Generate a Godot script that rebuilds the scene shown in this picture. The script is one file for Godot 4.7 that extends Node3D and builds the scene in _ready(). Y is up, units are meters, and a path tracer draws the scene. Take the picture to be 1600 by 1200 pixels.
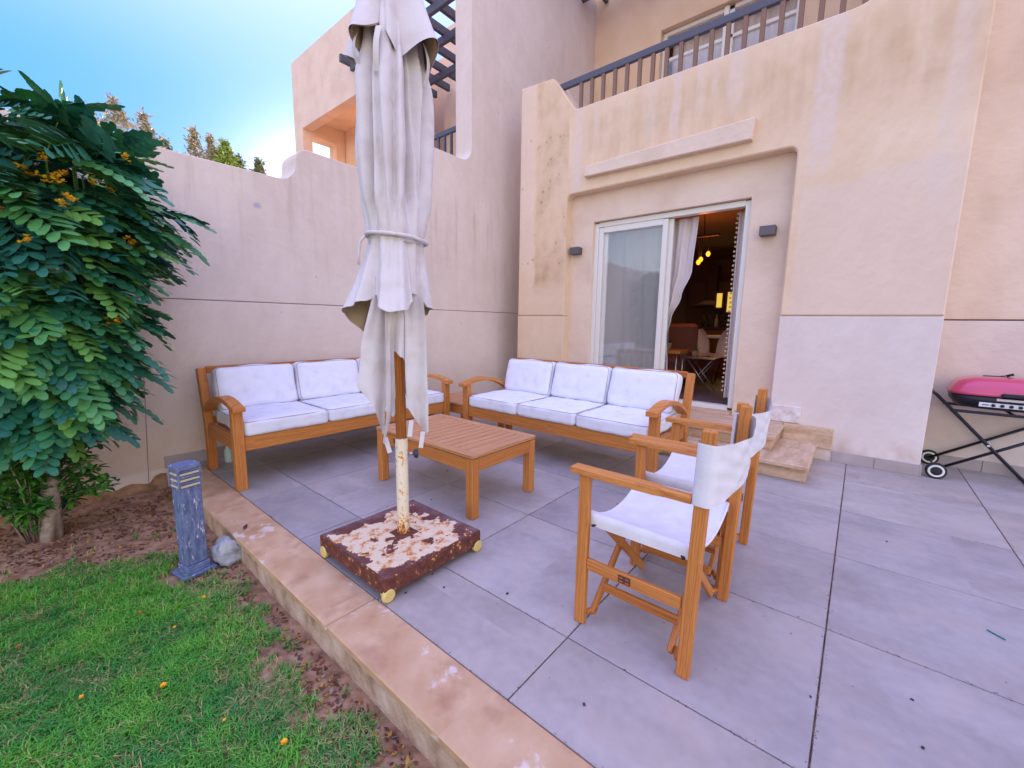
extends Node3D
# A patio corner in evening shade: sofas, folded parasol, director chairs, house facade with a sliding door.

var rng := RandomNumberGenerator.new()
var M := {}
const UP := Vector3.UP


func _ready():
	rng.seed = 4711
	camera_and_light()
	materials()
	ground()
	patio()
	boundary_wall()
	house()
	door()
	interior()
	neighbour()
	steps()
	sofas()
	tables()
	chairs()
	parasol()
	grill()
	garden_lamp()
	wall_lamps()
	shrubs()
	far_trees()
	litter()


func camera_and_light():
	var cam := Camera3D.new()
	cam.name = "camera"
	cam.transform = Transform3D(Basis(Vector3(0.76674, 0.01490, -0.64178), Vector3(-0.10490, 0.98920, -0.10235), Vector3(0.63333, 0.14580, 0.76003)).orthonormalized(), Vector3(4.465, 1.222, 4.747))
	cam.fov = 85.47
	cam.near = 0.05
	cam.far = 400.0
	add_child(cam)
	cam.current = true
	var to_sun := Vector3(-0.88, 0.20, -0.47).normalized()
	var sun := DirectionalLight3D.new()
	sun.name = "sun"
	sun.light_color = Color(1.0, 0.80, 0.56)
	sun.light_energy = 1.3
	sun.light_angular_distance = 0.5
	sun.shadow_enabled = true
	add_child(sun)
	sun.look_at_from_position(to_sun * 50.0, Vector3.ZERO)
	var env := Environment.new()
	env.background_mode = Environment.BG_SKY
	env.tonemap_mode = Environment.TONE_MAPPER_LINEAR
	env.tonemap_exposure = 2.6
	env.sdfgi_enabled = true
	env.ssao_enabled = true
	env.ssil_enabled = true
	var sky := Sky.new()
	var pano := PanoramaSkyMaterial.new()
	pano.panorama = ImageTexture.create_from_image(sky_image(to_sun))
	sky.sky_material = pano
	env.sky = sky
	var we := WorldEnvironment.new()
	we.name = "world_environment"
	we.environment = env
	add_child(we)


func sky_image(to_sun: Vector3) -> Image:
	var w := 512
	var h := 256
	var im := Image.create(w, h, false, Image.FORMAT_RGBF)
	var zenith := Vector3(0.50, 0.52, 1.02)
	var mid := Vector3(0.075, 0.23, 0.50)
	var low := Vector3(0.20, 0.37, 0.55)
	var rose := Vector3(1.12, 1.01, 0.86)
	for j in h:
		var el := PI / 2 - (j + 0.5) / h * PI
		for i in w:
			var a := (i + 0.5) / w * TAU
			var d := Vector3(sin(a) * cos(el), sin(el), -cos(a) * cos(el))
			var e: float = maxf(d.y, 0.0)
			var c := low.lerp(mid, smoothstep(0.0, 0.34, e)).lerp(zenith, smoothstep(0.34, 0.75, e))
			var cs := d.dot(to_sun)
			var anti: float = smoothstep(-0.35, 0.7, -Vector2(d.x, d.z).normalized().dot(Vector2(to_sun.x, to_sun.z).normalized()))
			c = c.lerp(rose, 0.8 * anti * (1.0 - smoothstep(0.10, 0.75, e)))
			var g: float = acos(clampf(cs, -1, 1))
			c += Vector3(1.5, 1.25, 0.9) * exp(-pow(g / 0.12, 2.0)) + Vector3(0.20, 0.17, 0.12) * exp(-pow(g / 0.26, 2.0))
			im.set_pixel(i, j, Color(c.x, c.y, c.z))
	return im


# ------------------------------------------------------------------ helpers

func lin(r: float, g: float, b: float, a := 1.0) -> Color:
	var c := Color(r, g, b).linear_to_srgb()
	c.a = a
	return c


func thing(called: String, label: String, category: String, at := Vector3.ZERO, turn := 0.0, group := "") -> Node3D:
	var o := Node3D.new()
	o.name = called
	add_child(o, true)
	o.position = at
	o.rotation.y = turn
	tag(o, label, category, group)
	return o


func tag(o: Node, label: String, category: String, group := "") -> void:
	o.set_meta("label", label)
	o.set_meta("category", category)
	if group:
		o.set_meta("group", group)


func structure(called: String) -> Node3D:
	var o := Node3D.new()
	o.name = called
	o.set_meta("kind", "structure")
	add_child(o, true)
	return o


func put(called: String, mesh: Mesh, material: Material, parent: Node = self) -> MeshInstance3D:
	var o := MeshInstance3D.new()
	o.name = called
	o.mesh = mesh
	o.material_override = material
	parent.add_child(o, true)
	return o


func S(smooth := false) -> SurfaceTool:
	var st := SurfaceTool.new()
	st.begin(Mesh.PRIMITIVE_TRIANGLES)
	st.set_smooth_group(0 if smooth else 0xFFFFFFFF)
	return st


func done(st: SurfaceTool) -> ArrayMesh:
	st.generate_normals()
	return st.commit()


func tri(st: SurfaceTool, a: Vector3, b: Vector3, c: Vector3, ua := Vector2.ZERO, ub := Vector2.ZERO, uc := Vector2.ZERO) -> void:
	# counter-clockwise seen from outside; Godot wants clockwise
	st.set_uv(ua); st.add_vertex(a)
	st.set_uv(uc); st.add_vertex(c)
	st.set_uv(ub); st.add_vertex(b)


func quad(st: SurfaceTool, a: Vector3, b: Vector3, c: Vector3, d: Vector3, u := [Vector2.ZERO, Vector2.ZERO, Vector2.ZERO, Vector2.ZERO]) -> void:
	tri(st, a, b, c, u[0], u[1], u[2])
	tri(st, a, c, d, u[0], u[2], u[3])


func face(st: SurfaceTool, p: Array, outward: Vector3, u: Array) -> void:
	var n: Vector3 = (p[1] - p[0]).cross(p[2] - p[0])
	if n.dot(outward) < 0:
		p.reverse()
		u.reverse()
	for k in range(1, p.size() - 1):
		tri(st, p[0], p[k], p[k + 1], u[0], u[k], u[k + 1])


# a chamfered box; u runs along its longest side, in metres
func box(st: SurfaceTool, at: Vector3, size: Vector3, b := 0.004, basis := Basis(), plain_uv := false) -> void:
	var h := size / 2
	b = minf(b, 0.45 * minf(size.x, minf(size.y, size.z)))
	var long := size.max_axis_index()
	var off := Vector2(rng.randf() * 7.0, rng.randf() * 7.0)
	if plain_uv:
		off = Vector2.ZERO
	var T := Transform3D(basis, at)
	var corner := func(k: int, s: Vector3) -> Vector3:
		var v := Vector3()
		for i in 3:
			v[i] = s[i] * (h[i] if i == k else h[i] - b)
		return v
	var uv := func(k: int, v: Vector3) -> Vector2:
		if plain_uv:
			return Vector2(v.x + h.x, v.z + h.z) if k == 1 else (Vector2(v.x, -v.y) if k == 2 else Vector2(v.z, -v.y))
		var r := []
		for i in 3:
			if i != k:
				r.append(i)
		if r[1] == long:
			r.reverse()
		return off + Vector2(v[r[0]], v[r[1]] + 0.37 * k)
	for k in 3:
		for s in [-1.0, 1.0]:
			var p := []
			var u := []
			var i1 := (k + 1) % 3
			var i2 := (k + 2) % 3
			for c in [[-1, -1], [1, -1], [1, 1], [-1, 1]]:
				var sg := Vector3()
				sg[k] = s; sg[i1] = c[0]; sg[i2] = c[1]
				var v: Vector3 = corner.call(k, sg)
				p.append(T * v); u.append(uv.call(k, v))
			var o := Vector3(); o[k] = s
			face(st, p, basis * o, u)
	if b <= 0.0:
		return
	for m in 3:
		var k := (m + 1) % 3
		var l := (m + 2) % 3
		for sk in [-1.0, 1.0]:
			for sl in [-1.0, 1.0]:
				var p := []
				var u := []
				for e in [[k, -1], [k, 1], [l, 1], [l, -1]]:
					var sg := Vector3()
					sg[k] = sk; sg[l] = sl; sg[m] = e[1]
					var v: Vector3 = corner.call(e[0], sg)
					p.append(T * v); u.append(uv.call(k, v))
				var o := Vector3(); o[k] = sk; o[l] = sl
				face(st, p, basis * o, u)
	for sx in [-1.0, 1.0]:
		for sy in [-1.0, 1.0]:
			for sz in [-1.0, 1.0]:
				var sg := Vector3(sx, sy, sz)
				var p := []
				var u := []
				for k in 3:
					var v: Vector3 = corner.call(k, sg)
					p.append(T * v); u.append(uv.call(0, v))
				face(st, p, basis * sg, u)


func boxm(at: Vector3, size: Vector3, b := 0.004, basis := Basis(), plain_uv := false) -> ArrayMesh:
	var st := S()
	box(st, at, size, b, basis, plain_uv)
	return done(st)


# a bar of rectangular section from a to c
func bar(st: SurfaceTool, a: Vector3, c: Vector3, w: float, t: float, b := 0.004, side := UP) -> void:
	var z := (c - a).normalized()
	if absf(z.dot(side)) > 0.99:
		side = Vector3.RIGHT
	var x := side.cross(z).normalized()
	var y := z.cross(x)
	box(st, (a + c) / 2, Vector3(w, t, a.distance_to(c)), b, Basis(x, y, z))


func barm(a: Vector3, c: Vector3, w: float, t: float, b := 0.004, side := UP) -> ArrayMesh:
	var st := S()
	bar(st, a, c, w, t, b, side)
	return done(st)


func tube(st: SurfaceTool, pts: Array, rad, n := 10, caps := true) -> void:
	var rings := []
	var x := Vector3()
	var run := 0.0
	for i in pts.size():
		var t: Vector3 = (pts[mini(i + 1, pts.size() - 1)] - pts[maxi(i - 1, 0)]).normalized()
		if i == 0:
			x = t.cross(Vector3(0.3, 0.9, 0.2)).normalized()
		else:
			run += pts[i].distance_to(pts[i - 1])
		x = (x - t * x.dot(t)).normalized()
		var y := t.cross(x)
		var r: float = rad[i] if rad is Array else rad
		var ring := []
		for k in n + 1:
			var a := TAU * (k % n) / n
			ring.append([pts[i] + (x * cos(a) + y * sin(a)) * r, Vector2(run, float(k) / n * TAU * r)])
		rings.append(ring)
	for i in rings.size() - 1:
		for k in n:
			var a: Array = rings[i][k]
			var b: Array = rings[i][k + 1]
			var c: Array = rings[i + 1][k + 1]
			var d: Array = rings[i + 1][k]
			quad(st, a[0], b[0], c[0], d[0], [a[1], b[1], c[1], d[1]])
	if caps:
		for e in [[0, -1], [rings.size() - 1, 1]]:
			var p := []
			var u := []
			for k in n:
				p.append(rings[e[0]][k][0]); u.append(rings[e[0]][k][1])
			var j: int = e[0]
			var t: Vector3 = (pts[1] - pts[0]) if j == 0 else (pts[j] - pts[j - 1])
			face(st, p, t * e[1], u)


func tubem(pts: Array, rad, n := 10) -> ArrayMesh:
	var st := S(true)
	tube(st, pts, rad, n)
	return done(st)


func lathe(st: SurfaceTool, prof: Array, n: int, T := Transform3D()) -> void:
	for i in prof.size() - 1:
		for k in n:
			var a0 := TAU * k / n
			var a1 := TAU * ((k + 1) % n) / n
			var p: Vector2 = prof[i]
			var q: Vector2 = prof[i + 1]
			quad(st, T * Vector3(p.x * cos(a0), p.y, -p.x * sin(a0)), T * Vector3(p.x * cos(a1), p.y, -p.x * sin(a1)), T * Vector3(q.x * cos(a1), q.y, -q.x * sin(a1)), T * Vector3(q.x * cos(a0), q.y, -q.x * sin(a0)),
				[Vector2(float(k) / n, p.y), Vector2(float(k + 1) / n, p.y), Vector2(float(k + 1) / n, q.y), Vector2(float(k) / n, q.y)])


func inset(poly: PackedVector2Array, b: float) -> PackedVector2Array:
	var out := PackedVector2Array()
	var n := poly.size()
	for i in n:
		var d0 := (poly[i] - poly[(i - 1 + n) % n]).normalized()
		var d1 := (poly[(i + 1) % n] - poly[i]).normalized()
		var n0 := Vector2(-d0.y, d0.x)
		var n1 := Vector2(-d1.y, d1.x)
		var m := n0 + n1
		out.append(poly[i] + m * (b / maxf(0.3, 1.0 + n0.dot(n1))))
	return out


# a flat outline (x, y) given thickness: its front at local z = 0, its back at -depth
func prism(st: SurfaceTool, poly: PackedVector2Array, depth: float, T := Transform3D(), b := 0.0) -> void:
	if Geometry2D.is_polygon_clockwise(poly):
		poly.reverse()
	# is_polygon_clockwise assumes y down; make sure of counter-clockwise with y up
	var area := 0.0
	for i in poly.size():
		area += poly[i].cross(poly[(i + 1) % poly.size()])
	if area < 0:
		poly.reverse()
	var f := inset(poly, b) if b > 0 else poly
	var tris := Geometry2D.triangulate_polygon(f)
	var fz := T.basis.z
	for k in range(0, tris.size(), 3):
		var p := []
		var q := []
		var u := []
		for m in 3:
			var v := f[tris[k + m]]
			var w := poly[tris[k + m]]
			p.append(T * Vector3(v.x, v.y, 0)); u.append(v)
			q.append(T * Vector3(w.x, w.y, -depth))
		face(st, p, fz, u.duplicate())
		face(st, q, -fz, u.duplicate())
	var n := poly.size()
	for i in n:
		var j := (i + 1) % n
		var e := poly[j] - poly[i]
		var o := T.basis * Vector3(e.y, -e.x, 0)
		if b > 0:
			face(st, [T * Vector3(f[i].x, f[i].y, 0), T * Vector3(f[j].x, f[j].y, 0), T * Vector3(poly[j].x, poly[j].y, -b), T * Vector3(poly[i].x, poly[i].y, -b)], o + fz * 0.2, [f[i], f[j], poly[j], poly[i]])
		var s := Vector2(0.0, 0.0)
		face(st, [T * Vector3(poly[i].x, poly[i].y, -b), T * Vector3(poly[j].x, poly[j].y, -b), T * Vector3(poly[j].x, poly[j].y, -depth), T * Vector3(poly[i].x, poly[i].y, -depth)], o,
			[poly[i] + s, poly[j] + s, poly[j] + Vector2(depth, depth * 0.2), poly[i] + Vector2(depth, depth * 0.2)])


func prismm(poly: Array, depth: float, T := Transform3D(), b := 0.0) -> ArrayMesh:
	var st := S()
	prism(st, PackedVector2Array(poly), depth, T, b)
	return done(st)


func arc(cx: float, cy: float, r: float, a0: float, a1: float, n := 6) -> Array:
	var out := []
	for i in n + 1:
		var a := deg_to_rad(lerpf(a0, a1, float(i) / n))
		out.append(Vector2(cx + r * cos(a), cy + r * sin(a)))
	return out


# a soft rounded block; puff swells its big faces
func pillow(size: Vector3, r: float, puff: float, n := 18) -> ArrayMesh:
	var st := S(true)
	var h := size / 2
	var ph := rng.randf() * 10.0
	var pn := fnl(1.0, 171, 4)
	var place := func(v: Vector3) -> Vector3:
		var q := Vector3(v.x * h.x, v.y * h.y, v.z * h.z)
		var inner := Vector3(clampf(q.x, -h.x + r, h.x - r), clampf(q.y, -h.y + r, h.y - r), clampf(q.z, -h.z + r, h.z - r))
		var d := q - inner
		if d.length() > 1e-6:
			var m := d.abs()
			var l := maxf(m.x, maxf(m.y, m.z))
			q = inner + d.normalized() * minf(r, l if l > 0 else r)
		var k := (1.0 - pow(absf(v.x), 2.2)) * (1.0 - pow(absf(v.z), 2.2))
		q.y += signf(v.y) * puff * k * (0.85 + 0.3 * sin(v.x * 3.1 + ph) * sin(v.z * 2.3 + ph * 1.7)) * absf(v.y)
		q.y += signf(v.y) * absf(v.y) * 0.006 * pn.get_noise_2d(q.x * 6.0 + ph * 3.0, q.z * 6.0 + signf(v.y))
		q.x += 0.006 * sin(q.z * 17.0 + ph) * absf(v.x)
		q.z += 0.005 * sin(q.x * 15.0 + ph) * absf(v.z)
		return q
	for k in 3:
		for s in [-1.0, 1.0]:
			for i in n:
				for j in n:
					var p := []
					var u := []
					for c in [[0, 0], [1, 0], [1, 1], [0, 1]]:
						var v := Vector3()
						v[k] = s
						v[(k + 1) % 3] = -1.0 + 2.0 * (i + c[0]) / n
						v[(k + 2) % 3] = -1.0 + 2.0 * (j + c[1]) / n
						var w: Vector3 = place.call(v)
						p.append(w)
						u.append(Vector2(w.x + w.y * 0.5, w.z + w.y * 0.5))
					var o := Vector3(); o[k] = s
					face(st, p, o, u)
	return done(st)


# a sheet given by a function of (s, t), both 0..1
func sheet(f: Callable, ns: int, nt: int, two_sided_thickness := 0.0) -> ArrayMesh:
	var st := S(true)
	for i in ns:
		for j in nt:
			var s0 := float(i) / ns
			var s1 := float(i + 1) / ns
			var t0 := float(j) / nt
			var t1 := float(j + 1) / nt
			quad(st, f.call(s0, t0), f.call(s1, t0), f.call(s1, t1), f.call(s0, t1), [Vector2(s0, t0), Vector2(s1, t0), Vector2(s1, t1), Vector2(s0, t1)])
	return done(st)


func curve(table: Array, y: float) -> float:
	# piecewise linear through [[y, value], ...], y rising
	if y <= table[0][0]:
		return table[0][1]
	for i in table.size() - 1:
		if y <= table[i + 1][0]:
			var k: float = (y - table[i][0]) / (table[i + 1][0] - table[i][0])
			k = k * k * (3 - 2 * k)
			return lerpf(table[i][1], table[i + 1][1], k)
	return table[-1][1]


func many(called: String, mesh: Mesh, material: Material, where: Array, colors: Array, parent: Node = self) -> MultiMeshInstance3D:
	var mm := MultiMesh.new()
	mm.transform_format = MultiMesh.TRANSFORM_3D
	mm.use_colors = colors.size() > 0
	mm.mesh = mesh
	mm.instance_count = where.size()
	for i in where.size():
		mm.set_instance_transform(i, where[i])
		if colors.size():
			mm.set_instance_color(i, colors[i])
	var o := MultiMeshInstance3D.new()
	o.name = called
	o.multimesh = mm
	o.material_override = material
	o.set_meta("kind", "stuff")
	parent.add_child(o, true)
	return o


# ------------------------------------------------------------------ materials

func mat(key: String, color: Color, rough := 0.8, metal := 0.0) -> StandardMaterial3D:
	var m := StandardMaterial3D.new()
	m.resource_name = key
	m.albedo_color = color
	m.roughness = rough
	m.metallic = metal
	M[key] = m
	return m


func fnl(freq: float, sd: int, oct := 4) -> FastNoiseLite:
	var n := FastNoiseLite.new()
	n.seed = sd
	n.noise_type = FastNoiseLite.TYPE_SIMPLEX_SMOOTH
	n.frequency = freq
	n.fractal_octaves = oct
	return n


func noise_tex(size: int, freq: float, sd: int, oct: int, stops: Array, normal := 0.0) -> NoiseTexture2D:
	var t := NoiseTexture2D.new()
	t.width = size
	t.height = size
	t.seamless = true
	t.noise = fnl(freq, sd, oct)
	if normal > 0:
		t.as_normal_map = true
		t.bump_strength = normal
	elif stops.size():
		var g := Gradient.new()
		var offs := PackedFloat32Array()
		var cols := PackedColorArray()
		for s in stops:
			offs.append(s[0]); cols.append(s[1])
		g.offsets = offs
		g.colors = cols
		t.color_ramp = g
	return t


func painted(w: int, h: int, f: Callable) -> ImageTexture:
	var im := Image.create(w, h, false, Image.FORMAT_RGB8)
	for j in h:
		for i in w:
			im.set_pixel(i, j, f.call(float(i) / w, float(j) / h))
	return ImageTexture.create_from_image(im)


func mixc(a: Vector3, b: Vector3, t: float) -> Vector3:
	return a.lerp(b, clampf(t, 0.0, 1.0))


func out(c: Vector3) -> Color:
	return lin(maxf(c.x, 0.0), maxf(c.y, 0.0), maxf(c.z, 0.0))


func world_tri(m: StandardMaterial3D, scale: float) -> void:
	m.uv1_triplanar = true
	m.uv1_world_triplanar = true
	m.uv1_scale = Vector3.ONE * scale


func materials():
	# teak
	var wn := fnl(0.9, 11, 4)
	var wf := fnl(3.0, 12, 3)
	for v in 4:
		var base: Vector3 = [Vector3(0.60, 0.235, 0.055), Vector3(0.53, 0.195, 0.042), Vector3(0.64, 0.265, 0.07), Vector3(0.60, 0.31, 0.15)][v]
		var dark: Vector3 = base * Vector3(0.62, 0.52, 0.45)
		var t := painted(256, 256, func(x: float, y: float) -> Color:
			var warp := wn.get_noise_2d(x * 2.0 + v * 9, y * 3.0) * 0.35
			var g := wn.get_noise_2d(x * 1.6 + v * 5, (y + warp * 0.1) * 26.0)
			var fine := wf.get_noise_2d(x * 5.0, y * 60.0 + v * 20)
			return out(mixc(base, dark, 0.36 + 0.95 * g + 0.5 * fine)))
		var m := mat(["teak", "teak_dark", "teak_light", "teak_worn"][v], Color.WHITE, 0.52)
		m.albedo_texture = t
		m.uv1_scale = Vector3(1.1, 5.5, 1)
		m.metallic_specular = 0.4
	# plaster
	var grain := noise_tex(512, 0.03, 5, 4, [], 3.0)
	var m := mat("plaster", Color.WHITE, 0.92)
	m.albedo_texture = noise_tex(512, 0.006, 7, 5, [[0.0, lin(0.62, 0.51, 0.44)], [0.5, lin(0.69, 0.575, 0.50)], [1.0, lin(0.74, 0.62, 0.545)]])
	m.normal_enabled = true
	m.normal_texture = grain
	m.normal_scale = 0.35
	world_tri(m, 0.5)
	m = mat("plaster_warm", Color.WHITE, 0.92)
	m.albedo_texture = noise_tex(512, 0.006, 8, 5, [[0.0, lin(0.68, 0.52, 0.39)], [0.5, lin(0.75, 0.59, 0.455)], [1.0, lin(0.79, 0.63, 0.49)]])
	m.normal_enabled = true
	m.normal_texture = grain
	m.normal_scale = 0.35
	world_tri(m, 0.5)
	m = mat("facade", Color.WHITE, 0.92)
	m.albedo_texture = facade_texture()
	m.uv1_scale = Vector3(1.0 / 6.0, -1.0 / 8.0, 1)
	m.normal_enabled = true
	m.normal_texture = noise_tex(1024, 0.045, 21, 4, [], 2.2)
	m.normal_scale = 0.22
	m = mat("wall_left", Color.WHITE, 0.92)
	m.albedo_texture = left_wall_texture()
	m.uv1_scale = Vector3(1.0 / 8.0, -1.0 / 8.0, 1)
	m.normal_enabled = true
	m.normal_texture = noise_tex(1024, 0.05, 22, 4, [], 2.0)
	m.normal_scale = 0.3
	mat("joint", lin(0.20, 0.15, 0.13), 0.95)
	m = mat("plaster_terrace_lit", Color.WHITE, 0.92)  # yellower and brighter: warm reflected terrace light put into the plaster colour
	m.albedo_texture = noise_tex(512, 0.006, 9, 5, [[0.0, lin(0.70, 0.49, 0.31)], [1.0, lin(0.79, 0.59, 0.41)]])
	world_tri(m, 0.5)
	# floor tiles
	var tn := fnl(1.6, 31, 5)
	var tf := fnl(14.0, 32, 3)
	m = mat("tile", Color.WHITE, 0.45)
	m.albedo_texture = painted(512, 512, func(x: float, y: float) -> Color:
		var a := tn.get_noise_2d(x * 1.4, y * 3.6)
		var b := tn.get_noise_2d(x * 3.0 + 40, y * 3.0)
		var c := tf.get_noise_2d(x * 2.0, y * 2.0)
		var v := 0.5 + 0.45 * a + 0.30 * b + 0.18 * c
		var col := mixc(Vector3(0.315, 0.28, 0.26), Vector3(0.495, 0.45, 0.43), v)
		return out(mixc(col, Vector3(0.44, 0.35, 0.29), 0.9 * (b - 0.15))))
	m.uv1_scale = Vector3(0.55, 0.55, 1)
	m.roughness_texture = noise_tex(256, 0.02, 33, 4, [[0.0, Color(0.5, 0.5, 0.5)], [1.0, Color(0.95, 0.95, 0.95)]])
	m.metallic_specular = 0.4
	m.roughness = 0.75
	for k in 3:
		var tm: StandardMaterial3D = M.tile.duplicate()
		tm.albedo_color = [Color(0.96, 0.96, 0.97), Color(0.985, 0.97, 0.955), Color(0.935, 0.94, 0.955)][k]
		M["tile%d" % k] = tm
	m = mat("grit", Color.WHITE, 0.95)
	m.vertex_color_use_as_albedo = true
	m = mat("grout", Color.WHITE, 0.95)
	m.albedo_texture = noise_tex(256, 0.03, 35, 3, [[0.0, lin(0.06, 0.045, 0.035)], [0.5, lin(0.16, 0.11, 0.08)], [1.0, lin(0.34, 0.24, 0.17)]])
	world_tri(m, 0.7)
	m = mat("skirting", Color.WHITE, 0.6)
	m.albedo_texture = noise_tex(256, 0.01, 34, 4, [[0.0, lin(0.33, 0.27, 0.25)], [1.0, lin(0.46, 0.39, 0.37)]])
	world_tri(m, 0.8)
	# edging sandstone with lime bloom
	var en := fnl(2.2, 41, 5)
	var ef := fnl(9.0, 42, 4)
	m = mat("sandstone", Color.WHITE, 0.8)
	m.albedo_texture = painted(512, 512, func(x: float, y: float) -> Color:
		var a := en.get_noise_2d(x * 2.4, y * 2.4)
		var b := ef.get_noise_2d(x * 1.2, y * 1.2)
		var c := en.get_noise_2d(x * 3.0 + 77, y * 3.0)
		var col := mixc(Vector3(0.49, 0.285, 0.145), Vector3(0.62, 0.415, 0.25), 0.5 + 0.7 * a + 0.3 * b)
		col = mixc(col, Vector3(0.36, 0.17, 0.09), 1.1 * (c - 0.12))
		var bloom := smoothstep(0.46, 0.72, en.get_noise_2d(x * 1.3 + 15, y * 1.3) + b * 0.6 + 0.25 * ef.get_noise_2d(x * 4.0, y * 4.0))
		return out(mixc(col, Vector3(0.72, 0.66, 0.62), bloom * 0.65)))
	m.uv1_scale = Vector3(0.7, 0.7, 1)
	m = mat("riser", Color.WHITE, 0.95)
	m.albedo_texture = noise_tex(512, 0.012, 43, 5, [[0.0, lin(0.26, 0.16, 0.10)], [0.4, lin(0.48, 0.33, 0.22)], [1.0, lin(0.64, 0.50, 0.38)]])
	m.normal_enabled = true
	m.normal_texture = grain
	world_tri(m, 0.9)
	m = mat("travertine", Color.WHITE, 0.55)
	var vn := fnl(1.5, 51, 5)
	m.albedo_texture = painted(256, 256, func(x: float, y: float) -> Color:
		var a := vn.get_noise_2d(x * 1.5, y * 9.0)
		var b := ef.get_noise_2d(x * 2.0, y * 3.0)
		return out(mixc(Vector3(0.47, 0.30, 0.17), Vector3(0.66, 0.48, 0.33), 0.5 + 0.8 * a + 0.4 * b)))
	m.uv1_scale = Vector3(0.9, 0.9, 1)
	m = mat("travertine_limed", Color.WHITE, 0.8)
	m.albedo_texture = noise_tex(256, 0.02, 52, 4, [[0.0, lin(0.52, 0.36, 0.27)], [0.4, lin(0.66, 0.56, 0.52)], [1.0, lin(0.80, 0.76, 0.76)]])
	world_tri(m, 2.2)
	# cloth
	var weave := noise_tex(256, 0.22, 61, 2, [], 1.5)
	m = mat("cushion", Color.WHITE, 0.9)
	m.albedo_texture = noise_tex(256, 0.012, 62, 4, [[0.0, lin(0.66, 0.66, 0.73)], [0.4, lin(0.75, 0.76, 0.84)], [1.0, lin(0.79, 0.80, 0.88)]])
	m.normal_enabled = true
	m.normal_texture = weave
	m.normal_scale = 0.25
	world_tri(m, 2.0)
	mat("piping", lin(0.30, 0.22, 0.16), 0.9)
	m = mat("canvas", Color.WHITE, 0.9)
	m.albedo_texture = noise_tex(256, 0.02, 63, 4, [[0.0, lin(0.66, 0.64, 0.66)], [1.0, lin(0.76, 0.75, 0.78)]])
	m.normal_enabled = true
	m.normal_texture = weave
	m.normal_scale = 0.3
	world_tri(m, 2.0)
	m.backlight_enabled = true
	m.backlight = Color(0.12, 0.11, 0.09)
	m = mat("parasol_cloth", Color.WHITE, 0.85)
	m.albedo_texture = noise_tex(512, 0.012, 64, 5, [[0.0, lin(0.57, 0.51, 0.48)], [0.4, lin(0.66, 0.61, 0.60)], [1.0, lin(0.73, 0.69, 0.70)]])
	m.normal_enabled = true
	m.normal_texture = weave
	m.normal_scale = 0.2
	world_tri(m, 1.3)
	m.backlight_enabled = true
	m.backlight = Color(0.22, 0.18, 0.12)
	m = mat("parasol_inner", lin(0.52, 0.40, 0.25), 0.9)  # tan tone for the second sheet just inside the parasol cloth
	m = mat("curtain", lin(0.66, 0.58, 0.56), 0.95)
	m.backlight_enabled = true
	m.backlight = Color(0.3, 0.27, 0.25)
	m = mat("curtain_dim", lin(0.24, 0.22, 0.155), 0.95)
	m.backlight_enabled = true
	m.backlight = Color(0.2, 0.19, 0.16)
	mat("pompom", lin(0.62, 0.46, 0.30), 0.95)
	# metals and paints
	mat("white_frame", lin(0.76, 0.73, 0.66), 0.35)
	mat("lamp_grey", lin(0.12, 0.105, 0.11), 0.5, 0.3)
	mat("dark_timber", lin(0.085, 0.088, 0.115), 0.6)
	mat("brown_timber", lin(0.23, 0.13, 0.085), 0.65)
	mat("black_metal", lin(0.018, 0.018, 0.026), 0.4, 0.4)
	mat("black_rubber", lin(0.015, 0.015, 0.018), 0.7)
	mat("steel", lin(0.55, 0.55, 0.56), 0.3, 0.9)
	mat("panel_white", lin(0.72, 0.72, 0.74), 0.4)
	m = mat("grill_red", lin(0.56, 0.035, 0.12), 0.28)
	m.clearcoat_enabled = true
	m.clearcoat = 0.8
	m.clearcoat_roughness = 0.12
	mat("plaque", lin(0.10, 0.028, 0.018), 0.6)
	mat("plaque_mark", lin(0.35, 0.12, 0.06), 0.6)
	mat("caster", lin(0.68, 0.52, 0.16), 0.5)
	mat("knob", lin(0.03, 0.035, 0.06), 0.4)
	m = mat("glass", Color(0.95, 0.97, 1.0, 0.06), 0.02)
	m.transparency = BaseMaterial3D.TRANSPARENCY_ALPHA
	m.metallic_specular = 0.9
	# weathered blue lamp post
	var bn := fnl(3.0, 71, 5)
	m = mat("lamp_blue", Color.WHITE, 0.6)
	m.albedo_texture = painted(256, 512, func(x: float, y: float) -> Color:
		var a := bn.get_noise_2d(x * 2.0, y * 4.0)
		var b := bn.get_noise_2d(x * 7.0 + 30, y * 14.0)
		var col := mixc(Vector3(0.075, 0.105, 0.21), Vector3(0.19, 0.23, 0.38), 0.45 + 0.8 * a + 0.5 * b)
		return out(mixc(col, Vector3(0.72, 0.70, 0.72), 8.0 * (en.get_noise_2d(x * 3.0, y * 6.0) + b * 0.5 - 0.5))))
	m.uv1_scale = Vector3(1.4, 2.8, 1)
	mat("lamp_louvre", lin(0.55, 0.46, 0.30), 0.6)
	# rust
	var rn := fnl(2.0, 81, 5)
	m = mat("rust", Color.WHITE, 0.85)
	m.albedo_texture = painted(256, 256, func(x: float, y: float) -> Color:
		var a := rn.get_noise_2d(x * 4.0, y * 4.0)
		var b := rn.get_noise_2d(x * 12.0, y * 12.0 + 9)
		var col := mixc(Vector3(0.085, 0.022, 0.014), Vector3(0.19, 0.055, 0.03), 0.5 + 0.8 * a + 0.5 * b)
		return out(mixc(col, Vector3(0.62, 0.36, 0.10), 9.0 * (a + 0.5 * b - 0.47))))
	m.uv1_scale = Vector3(2.2, 2.2, 1)
	m = mat("rust_top", Color.WHITE, 0.8)
	m.albedo_texture = painted(512, 512, rust_top)
	m = mat("rust_tube", Color.WHITE, 0.55)
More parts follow.
